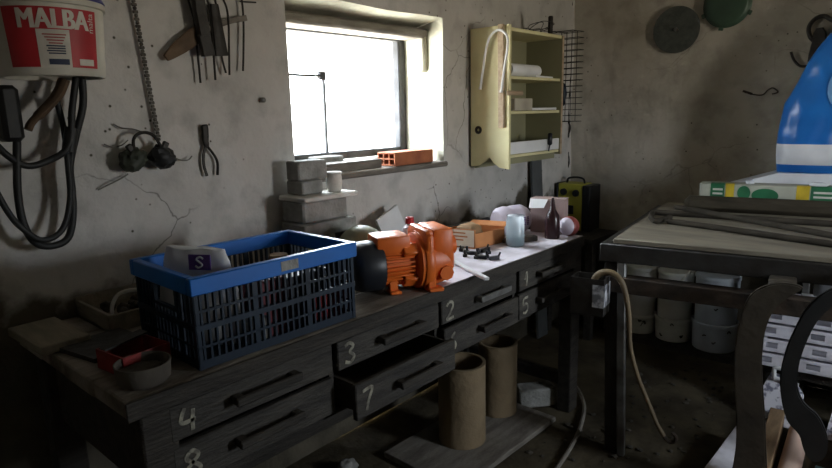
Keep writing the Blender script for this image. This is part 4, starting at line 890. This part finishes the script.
for (x, y, r, h1, h2, k, nm) in ((-1.420, 3.846, .104, .125, .33, 0, 'left'), (-1.197, 3.836, .112, .150, .31, 2, 'middle'), (-.950, 3.826, .130, .175, .30, 1, 'right')):
    paint_can(x, y, .046, r, h1, 'white paint bucket at the bottom of the %s stack by the back wall' % nm, k, False, True)
    paint_can(x, y, .046 + h1 - .012, r * .955, h2, 'white paint bucket on top of the %s stack by the back wall' % nm, k + (0 if k == 1 else 4), k == 2)

# ================================================================== THE STEEL TABLE ON THE RIGHT
TA = Vector((-1.048, 2.349, 0)); du = Vector((.794, .119, 0)).normalized(); dv = Vector((-du.y, du.x, 0))
MT = Matrix((du, dv, Vector((0, 0, 1)))).transposed().to_4x4(); MT.translation = TA
def tp(u, v, z): return MT @ Vector((u, v, z))
TW, TD = 1.42, 1.16
table = thing('steel_table', 'dark steel frame table with a worn board top on the right', 'table', tp(TW / 2, TD / 2, 0))
mb = MB(); mb.span((.05, .015, .951), (TW - .03, TD - .02, .972), MT, .003); mb.build('tabletop', M_TABLETOP, table)
def rail(a, b, w, h, name='rail', m_=None):
    mb = MB(); mb.bar(tp(*a), tp(*b), w, h, (0, 0, 1), .003); return mb.build(name, m_ or M_IRON, table)
rail((0, .02, .912), (TW, .02, .912), .04, .075, 'top_rail'); rail((0, TD - .02, .912), (TW, TD - .02, .912), .04, .075, 'top_rail')
rail((.02, .04, .912), (.02, TD - .04, .912), .04, .075, 'top_rail'); rail((TW - .02, .04, .912), (TW - .02, TD - .04, .912), .04, .075, 'top_rail')
rail((.03, .025, .780), (TW - .03, .025, .780), .07, .066, 'lower_rail', M_RUST)
rail((.05, TD - .03, .780), (TW - .05, TD - .03, .780), .04, .05, 'lower_rail')
for (u, v, k) in ((.045, .03, 1), (TW - .045, .03, -1), (.70, TD - .03, 1), (TW - .045, TD - .03, -1)):
    mb = MB(); a, b = tp(u, v, .95), tp(u + .035 * k, v, 0)
    mb.bar(a, b, .008, .055, tuple(dv), .001) if False else None
    Mx = MT.to_3x3()
    o1 = Mx @ Vector((.030 * k, 0, 0))
    mb.bar(a, b, .062, .007, tuple(dv), .001); mb.bar(a - o1 + Mx @ Vector((0, .022, 0)), b - o1 + Mx @ Vector((0, .022, 0)), .006, .050, tuple(dv), .001)
    lg = mb.build('leg', M_IRON, table)
    mb = MB(); mb.bar(a + o1 * 1.35 - Mx @ Vector((0, .012, 0)), b + o1 * 1.35 - Mx @ Vector((0, .012, 0)), .034, .026, tuple(dv), .004); g = mb.build('conduit', M_STEEL, lg)
    if k == 1 and v < .1: g['label'] = 'lighter grey bar along the leg'
# open tin box fixed at the corner
mb = MB(); x0, x1, y0, y1, z0, z1 = -.088, .050, -.10, -.004, .660, .818
for a, b in (((x0, y0, z0), (x1, y1, z0 + .004)), ((x0, y0, z0), (x0 + .004, y1, z1)), ((x1 - .004, y0, z0), (x1, y1, z1)), ((x0, y0, z0), (x1, y0 + .004, z1)), ((x0, y1 - .004, z0), (x1, y1, z1))): mb.span(a, b, MT)
hb = mb.build('holder_box', M_IRON, table); hb['label'] = 'open iron box on the near corner of the table'
mb = MB(); mb.span((x1 + .0005, y0 + .01, .70), (x1 + .0022, y1 - .006, .795), MT); mb.span((x1 - .045, y0 - .0022, .70), (x1 + .0022, y0 - .0005, .795), MT); mb.build('sticker', mat('grey_sticker', (.42, .42, .44), (.12, .12, .13), 30, .7, bump=0, lo=.42, hi=.58), hb)
# cable crook
def onT(x, y, off):                                         # a point on the upright plane OFF in front of the table's front
    P0 = TA - dv * off; d = ray(x, y); n = dv; t = ((P0 - CAM).dot(n)) / d.dot(n); return CAM + d * t
T = thing('bent_pipe', 'olive brown bent pipe hooked over the iron box and trailing down past the table leg', 'pipe', onT(660, 440, .05))
pts = [onT(x, y, o) for x, y, o in ((594, 296, .045), (594, 281, .045), (601, 273, .048), (612, 273, .05), (621, 281, .05), (626, 296, .05), (629, 318, .05), (630, 345, .05), (637, 374, .05), (648, 402, .05), (657, 424, .05), (664, 436, .05))]
pp = smooth_path(pts, 6); mb = MB(); mb.tube(pp, [.0155 - .006 * min(1, i / 45) for i in range(len(pp))], 10); mb.build('pipe_body', mat('olive_brown', (.16, .115, .062), (.09, .065, .038), 6, .6), T)
mb = MB(); mb.tube(smooth_path([onT(x, y, .05) for x, y in ((662, 434), (668, 441), (674, 442), (676, 437), (672, 432))], 5), .008, 8); mb.build('hook_end', M_RUST, T)
# two wide curved straps
T = thing('curved_strap', 'broad brown curved strap hanging from the lower table rail, nearer the buckets', 'strap', onT(750, 466, .06))
out = smooth_path([onT(x, y, .075) for x, y in ((770, 284), (752, 293), (742, 312), (736, 340), (734, 372), (736, 410), (736, 445), (732, 490), (764, 490), (766, 440), (764, 400), (762, 362), (765, 332), (774, 310), (790, 296), (803, 288), (790, 283))], 4, True)
ctr = sum(out, Vector()) / len(out); Mq = Matrix((du, Vector((0, 0, 1)), -dv)).transposed().to_4x4(); Mq.translation = ctr; inv = Mq.inverted()
mb = MB(); mb.prism([tuple((inv @ q)[:2]) for q in out], .024, Mq); bmesh.ops.bevel(mb.bm, geom=[e for e in mb.bm.edges if len(e.link_faces) == 2 and e.calc_face_angle(0) > 1.3], offset=.005, segments=2, affect='EDGES'); mb.build('strap_body', M_LEATHER, T)
a_ = onT(782, 287, .075); mb = MB(); mb.strip(smooth_path([a_ + Vector((0, 0, -.02)), a_ + dv * .008 + Vector((0, 0, .010)), a_ + dv * .06 + Vector((0, 0, .014)), a_ + dv * .13 + Vector((0, 0, .008))], 4), .085, .018, tuple(du)); mb.build('bent_end', M_LEATHER, T)
T = thing('curved_strap', 'narrower black curved strap with a rounded end hanging at the right of the table', 'strap', onT(815, 450, .08))
out = smooth_path([onT(x, y, .075) for x, y in ((850, 284), (826, 291), (807, 307), (794, 330), (785, 352), (780, 377), (782, 402), (788, 421), (799, 434), (803, 447), (808, 457), (816, 461), (824, 457), (828, 446), (826, 431), (818, 415), (805, 403), (798, 388), (799, 365), (806, 343), (818, 320), (838, 303), (872, 296), (868, 285))], 4, True)
ctr = sum(out, Vector()) / len(out); Mq = Matrix((du, Vector((0, 0, 1)), -dv)).transposed().to_4x4(); Mq.translation = ctr; inv = Mq.inverted()
mb = MB(); mb.prism([tuple((inv @ q)[:2]) for q in out], .024, Mq); bmesh.ops.bevel(mb.bm, geom=[e for e in mb.bm.edges if len(e.link_faces) == 2 and e.calc_face_angle(0) > 1.3], offset=.005, segments=2, affect='EDGES'); mb.build('strap_body', M_BLACKRUB, T)
a_ = onT(858, 287, .075); mb = MB(); mb.strip(smooth_path([a_ + Vector((0, 0, -.02)), a_ + dv * .008 + Vector((0, 0, .010)), a_ + dv * .06 + Vector((0, 0, .014)), a_ + dv * .13 + Vector((0, 0, .008))], 4), .085, .018, tuple(du)); mb.build('bent_end', M_BLACKRUB, T)
# ---- on the table
ZT = .972; M_ROD = mat('dusty_dark_rod', (.052, .044, .034), (.028, .024, .019), 8, .85, spec=.05)
for k, (a, b, r, lab) in enumerate((((653, 212), (834, 224), .014, 'thin grey rod with a looped end on the table, nearest the wall edge'), ((676, 207), (846, 238), .013, 'grey rod lying crosswise over the others on the table'), ((668, 221), (846, 246), .013, 'grey rod lying nearest the front of the table'))):
    z = ZT + r + (.022 if k == 1 else 0.0005); p0, p1 = on_z(*a, z), on_z(*b, z)
    T = thing('grey_rod', lab, 'rod', (p0 + p1) / 2, 'grey rods on the table')
    mb = MB(); mb.tube([p0, p0.lerp(p1, .35) + Vector((0, .006, 0)), p0.lerp(p1, .7), p1], r, 10); mb.build('rod_body', M_ROD, T)
    if k == 0:
        mb = MB(); q = [on_z(x, y, z) for x, y in ((653, 212), (651, 217), (655, 221), (664, 219), (670, 217))]; mb.tube(smooth_path(q, 6), r * .9, 10); mb.build('rod_loop', M_ROD, T)
    if k == 1: pass
pA, pB = on_z(684, 210, ZT + .0), on_z(860, 216, ZT + .0)
dirb = Vector((1, .20, 0)).normalized()
mb = MB(); c0 = Vector((pA.x, pA.y, ZT + .040)); mb.bar(c0, c0 + dirb * 1.0, .06, .078, (0, 0, 1), .024); tag(mb.build('dark_beam', mat('dark_beam_wood', (.050, .042, .030), (.03, .025, .018), 6, .9, spec=.05, stretch=(1, 5, 5))), 'dark square wooden bar lying behind the grey rods on the table', 'bar')
# printed carton
off = Vector((-dirb.y, dirb.x, 0))
po = c0 + dirb * .055 + off * .13; po.z = ZT + .001
Mb = Matrix((dirb, off, Vector((0, 0, 1)))).transposed().to_4x4(); Mb.translation = po
T = thing('printed_carton', 'long pale carton with green and yellow print lying behind the dark bar', 'carton', po)
hC = .128
mb = MB(); mb.span((0, 0, 0), (.92, .11, hC), Mb, .006); body = mb.build('carton_body', mat('pale_carton', (.36, .36, .30), (.27, .28, .23), 7, .6, bump=.02), T)
def band(u0, u1, z0, z1, m_, nm): mb = MB(); mb.span((u0, -.0016, z0), (u1, -.0002, z1), Mb); mb.span((u0, -.0016, hC - .004), (u1, .05, hC + .0015), Mb) if z1 > hC - .01 else None; return mb.build(nm, m_, body)
band(.055, .120, .02, hC - .002, M_GREENPR, 'green_band'); band(.125, .165, .01, hC - .002, M_YELPR, 'yellow_band')
band(.440, .495, .01, hC - .002, M_YELPR, 'yellow_band'); band(.500, .610, .01, hC - .002, M_GREENPR, 'green_band'); band(.614, .640, .01, hC - .002, M_YELPR, 'yellow_band')
for (u0, u1, zc) in ((.18, .24, .085), (.245, .365, .075)):
    mb = MB(); n_ = 24; V = [mb.bm.verts.new(Mb @ Vector(((u0 + u1) / 2 + (u1 - u0) / 2 * math.cos(2 * PI * k / n_), -.0016, zc + .036 * math.sin(2 * PI * k / n_)))) for k in range(n_)]; mb.bm.faces.new(V); mb.build('green_oval', M_GREENPR, body)
for u0, u1 in ((.065, .112), (.512, .598)):
    mb = MB()
    for i in range(3): mb.span((u0, -.0026, .05 + i * .022), (u1, -.0017, .060 + i * .022), Mb)
    mb.build('pale_print', M_LABELWHITE, body)
mb = MB(); mb.span((.66, -.0016, .03), (.70, -.0004, .11), Mb); mb.build('dark_print', M_INK, body)
# white slab and the sack
wz = ZT + .001
T = thing('foam_slab', 'white foam slab lying under the blue sack on the table', 'slab', po + off * .25)
Mf = Mb @ Matrix.Translation((.135, .125, .0)); mb = MB(); mb.prism([(0, 0), (.80, 0), (.80, hC + .052), (.22, hC + .052), (.0, hC - .02)], .18, Mf @ Matrix.Translation((0, .09, 0)) @ Matrix.Rotation(PI / 2, 4, 'X')); mb.build('slab_body', M_BAGWHITE, T)
for k, (u, lab) in enumerate(((.235, 'small white knob of foam on the left top of the printed carton'), (.53, 'small white foam crumb on the carton before the sack'))):
    mb = MB(); mb.blob(Mb @ Vector((u, .05 if k == 0 else .03, hC + .008)), (.02 + .02 * k, .02, .014), 40 + k, .2); tag(mb.build('foam_crumb', M_BAGWHITE), lab, 'foam')
SB = Mb @ Matrix.Translation((.355, .20, hC + .054))
T = thing('plastic_sack', 'big blue plastic sack with a white band standing on the table', 'sack', SB @ Vector((.3, 0, 0)))
def sackpt(s_, t_, k=1):
    """s_ 0..1 around, t_ 0..1 up: a filled, leaning sack"""
    H = .84; z = t_ * H
    lf = -.005 + .0 + (.0 if t_ < .42 else ((t_ - .42) * .36 + max(0, t_ - .6) ** 2 * .9)) - .012 * math.sin(t_ * 9) - .015 * math.exp(-((t_ - .02) / .03) ** 2) * 0
    rgt = .62 - max(0, t_ - .5) * .35
    cx, hw = (lf + rgt) / 2, (rgt - lf) / 2
    dp = .105 * (1 - .75 * max(0, t_ - .1) ** 1.4) * min(1, .55 + t_ * 5)
    a = 2 * PI * s_; ca, sa = math.cos(a), math.sin(a); e = .62
    x = cx + hw * math.copysign(abs(ca) ** e, ca); y = dp * math.copysign(abs(sa) ** .8, sa)
    w = noise.noise(Vector((x * 9, y * 9, z * 6))) * .022 + noise.noise(Vector((x * 24, y * 20, z * 14))) * .008
    return SB @ Vector((x, y + w, z))
def sackband(t0, t1, nt, m_, nm, par, caps=(False, False)):
    mb = MB(); ns = 96; R = [[mb.bm.verts.new(sackpt(i / ns, t0 + (t1 - t0) * j / nt)) for i in range(ns)] for j in range(nt + 1)]
    for j in range(nt):
        for i in range(ns): mb.bm.faces.new((R[j][i], R[j][(i + 1) % ns], R[j + 1][(i + 1) % ns], R[j + 1][i]))
    if caps[0]: mb.bm.faces.new(R[0][::-1])
    if caps[1]: mb.bm.faces.new(R[-1])
    return mb.build(nm, m_, par, .9)
sackband(0, .050, 3, M_BAGBLUE, 'bottom_seam', T, (True, False))
sackband(.050, .175, 5, M_BAGWHITE, 'white_band', T)
sb_ = sackband(.175, 1.0, 34, M_BAGBLUE, 'sack_body', T, (False, True))
mb = MB()
def sackface(u, t_):
    # a point on the room side of the sack
    best = None
    lf = .0 if t_ < .42 else ((t_ - .42) * .36 + max(0, t_ - .6) ** 2 * .9)
    rgt = .62 - max(0, t_ - .5) * .35; cx, hw = (lf + rgt) / 2, (rgt - lf) / 2
    c = max(-1, min(1, (u - cx) / hw)); ca = math.copysign(abs(c) ** (1 / .62), c); a = -math.acos(ca)
    p = sackpt((a / (2 * PI)) % 1.0, t_); return p - (SB.to_3x3() @ Vector((0, .008, 0)))
V = []
for k in range(28):
    a = 2 * PI * k / 28; V.append((.26 + .09 * math.cos(a), .50 + .13 * math.sin(a)))
for r_ in range(6):
    f0, f1 = 1 - r_ / 6, 1 - (r_ + 1) / 6
    for k in range(28):
        (x0, t0), (x1, t1) = V[k], V[(k + 1) % 28]
        g = lambda x, t_, f: sackface(.26 + (x - .26) * f, .50 + (t_ - .50) * f)
        q = [g(x0, t0, f0), g(x1, t1, f0), g(x1, t1, f1), g(x0, t0, f1)]
        if r_ == 5: mb.bm.faces.new([mb.bm.verts.new(v) for v in q[:3]])
        else: mb.bm.faces.new([mb.bm.verts.new(v) for v in q])
mb.build('pale_emblem', M_BAGPALE, sb_)

# ================================================================== TIMBER AND TRAYS AT THE LOWER RIGHT
T = thing('low_trestle', 'low wooden trestle carrying the pale trays under the table', 'trestle', (-.1, 3.34, 0))
for y in (3.22, 3.44):
    mb = MB(); mb.span((-.56, y, .20), (.40, y + .05, .26), None, .004); mb.build('bearer', M_OLDWOOD, T)
    for x in (-.55, .33): mb = MB(); mb.span((x, y + .003, 0), (x + .05, y + .047, .20), None, .003); mb.build('leg', M_OLDWOOD, T)
def plank(a, b, w, h, m_, name, lab, cat):
    mb = MB(); mb.bar(a, b, w, h, (0, 0, 1), .003); return tag(mb.build(name, m_), lab, cat)
plank((-.545, 1.75, .046), (-.520, 2.80, .046), .105, .09, M_LAVENDER, 'white_board', 'broad white board on the floor, leftmost of the timber under the table', 'board')
plank((-.452, 1.75, .036), (-.450, 2.62, .036), .030, .07, M_PALEWOOD, 'yellow_batten', 'thin yellowish batten lying beside the leftmost white board', 'batten')
plank((-.345, 1.75, .046), (-.462, 3.08, .046), .060, .09, M_WOOD, 'wood_beam', 'squared brown beam on the floor pointing under the table between the two straps', 'beam')
for k, (xa, xb, y1, lab) in enumerate(((-.275, -.362, 3.04, 'pale pinkish round pole beside the squared brown beam'), (-.12, -.14, 3.05, 'pinkish round pole farthest right in the timber'))):
    mb = MB(); mb.tube([(xa, 1.75, .041), (xb, y1, .041)], .040, 24); tag(mb.build('round_pole', M_PINK), lab, 'pole', 'round poles under the table')
plank((-.205, 1.75, .021), (-.235, 2.75, .021), .05, .04, mat('teal_board', (.22, .40, .42), None, 7, .7), 'teal_batten', 'thin greenish blue batten between the two round poles', 'batten')
mb = MB(); mb.tube([(-.10, 2.25, .109), (-.115, 3.05, .109)], .026, 18); tag(mb.build('pink_tube', M_MAGENTA), 'bright pink wrapped tube lying on the rightmost pole', 'tube')
def leaner(x0, poly, lab):
    M_ = Matrix.Translation((x0, 3.085, .003)) @ Matrix.Rotation(math.radians(66), 4, 'X'); mb = MB(); mb.prism(poly, .018, M_); tag(mb.build('speckled_offcut', M_SPECK), lab, 'board')
leaner(-.47, [(-.075, .0), (-.02, .03), (.03, -.0), (.10, .0), (.095, .17), (.04, .24), (-.05, .24), (-.075, .16)], 'speckled bluish white board offcut with a notched end between the straps')
leaner(-.15, [(-.12, .0), (.15, .0), (.15, .22), (-.10, .20)], 'speckled board offcut at the right frame edge behind the black strap')
# stack of pale slotted trays
for k in range(4):
    z = .262 + k * .068; sh = .015 * (k % 2); T = thing('slotted_tray', ('lowest', 'second from bottom', 'third from bottom', 'topmost')[k] + ' of the pale plastic trays stacked under the table', 'tray', (-.2, 3.30, z), 'pale trays under the table')
    Mx = RZ(.10, (-.20 + sh, 3.33 + .02 * k, z)); mb = MB(); 
    W_, D_, H_ = .78, .28, .062
    mb.span((-W_ / 2, -D_ / 2, 0), (W_ / 2, D_ / 2, .008), Mx); mb.span((-W_ / 2, D_ / 2 - .008, 0), (W_ / 2, D_ / 2, H_), Mx)
    for s in (-1, 1): mb.span((s * W_ / 2 - .004, -D_ / 2, 0), (s * W_ / 2 + .004, D_ / 2, H_), Mx)
    mb.span((-W_ / 2, -D_ / 2, H_ - .016), (W_ / 2, -D_ / 2 + .008, H_), Mx, .001); mb.span((-W_ / 2, -D_ / 2, 0), (W_ / 2, -D_ / 2 + .008, .018), Mx, .001)
    u = -W_ / 2
    while u < W_ / 2 - .05: mb.span((u + .055, -D_ / 2, .014), (u + .195, -D_ / 2 + .008, H_ - .012), Mx); u += .195
    mb.build('tray_body', M_LAVENDER, T)
mb = MB(); mb.span((-W_ / 2, -.14, 0), (.3, .14, .004), RZ(.1, (-.20, 3.40, .540)), 0)
tag(mb.build('card_sheet', M_LAVENDER), 'pale sheet lying across the topmost slotted tray', 'sheet')
mb = MB(); mb.box((0, 0, .035), (.05, .02, .07), RZ(.1, (-.42, 3.27, .546)), .003); tag(mb.build('white_upright', M_PAPER), 'small white upright corner piece on the topmost tray', 'corner piece')
T = thing('white_clamp', 'white hook shaped clamp in front of the pale trays beside the strap', 'clamp', (-.44, 3.16, .28))
mb = MB(); mb.tube(smooth_path([(-.50, 3.155, .20), (-.505, 3.155, .25), (-.49, 3.155, .262), (-.42, 3.155, .258)], 5), .010, 8); mb.tube([(-.50, 3.155, .21), (-.40, 3.155, .20)], .010, 8); mb.build('clamp_body', M_PAPER, T)
mb = MB(); mb.blob((-.22, 3.74, .62), (.24, .10, .30), 51, .2, 4, 4); tag(mb.build('white_sack', M_BAGWHITE), 'white sack standing behind the table seen through the gap below the top', 'sack')
mb = MB(); mb.box((0, 0, .14), (.5, .22, .27), RZ(.05, (-.22, 3.76, 0)), .01); tag(mb.build('dark_crate', M_OLDWOOD), 'dark box under the white sack behind the table', 'box')
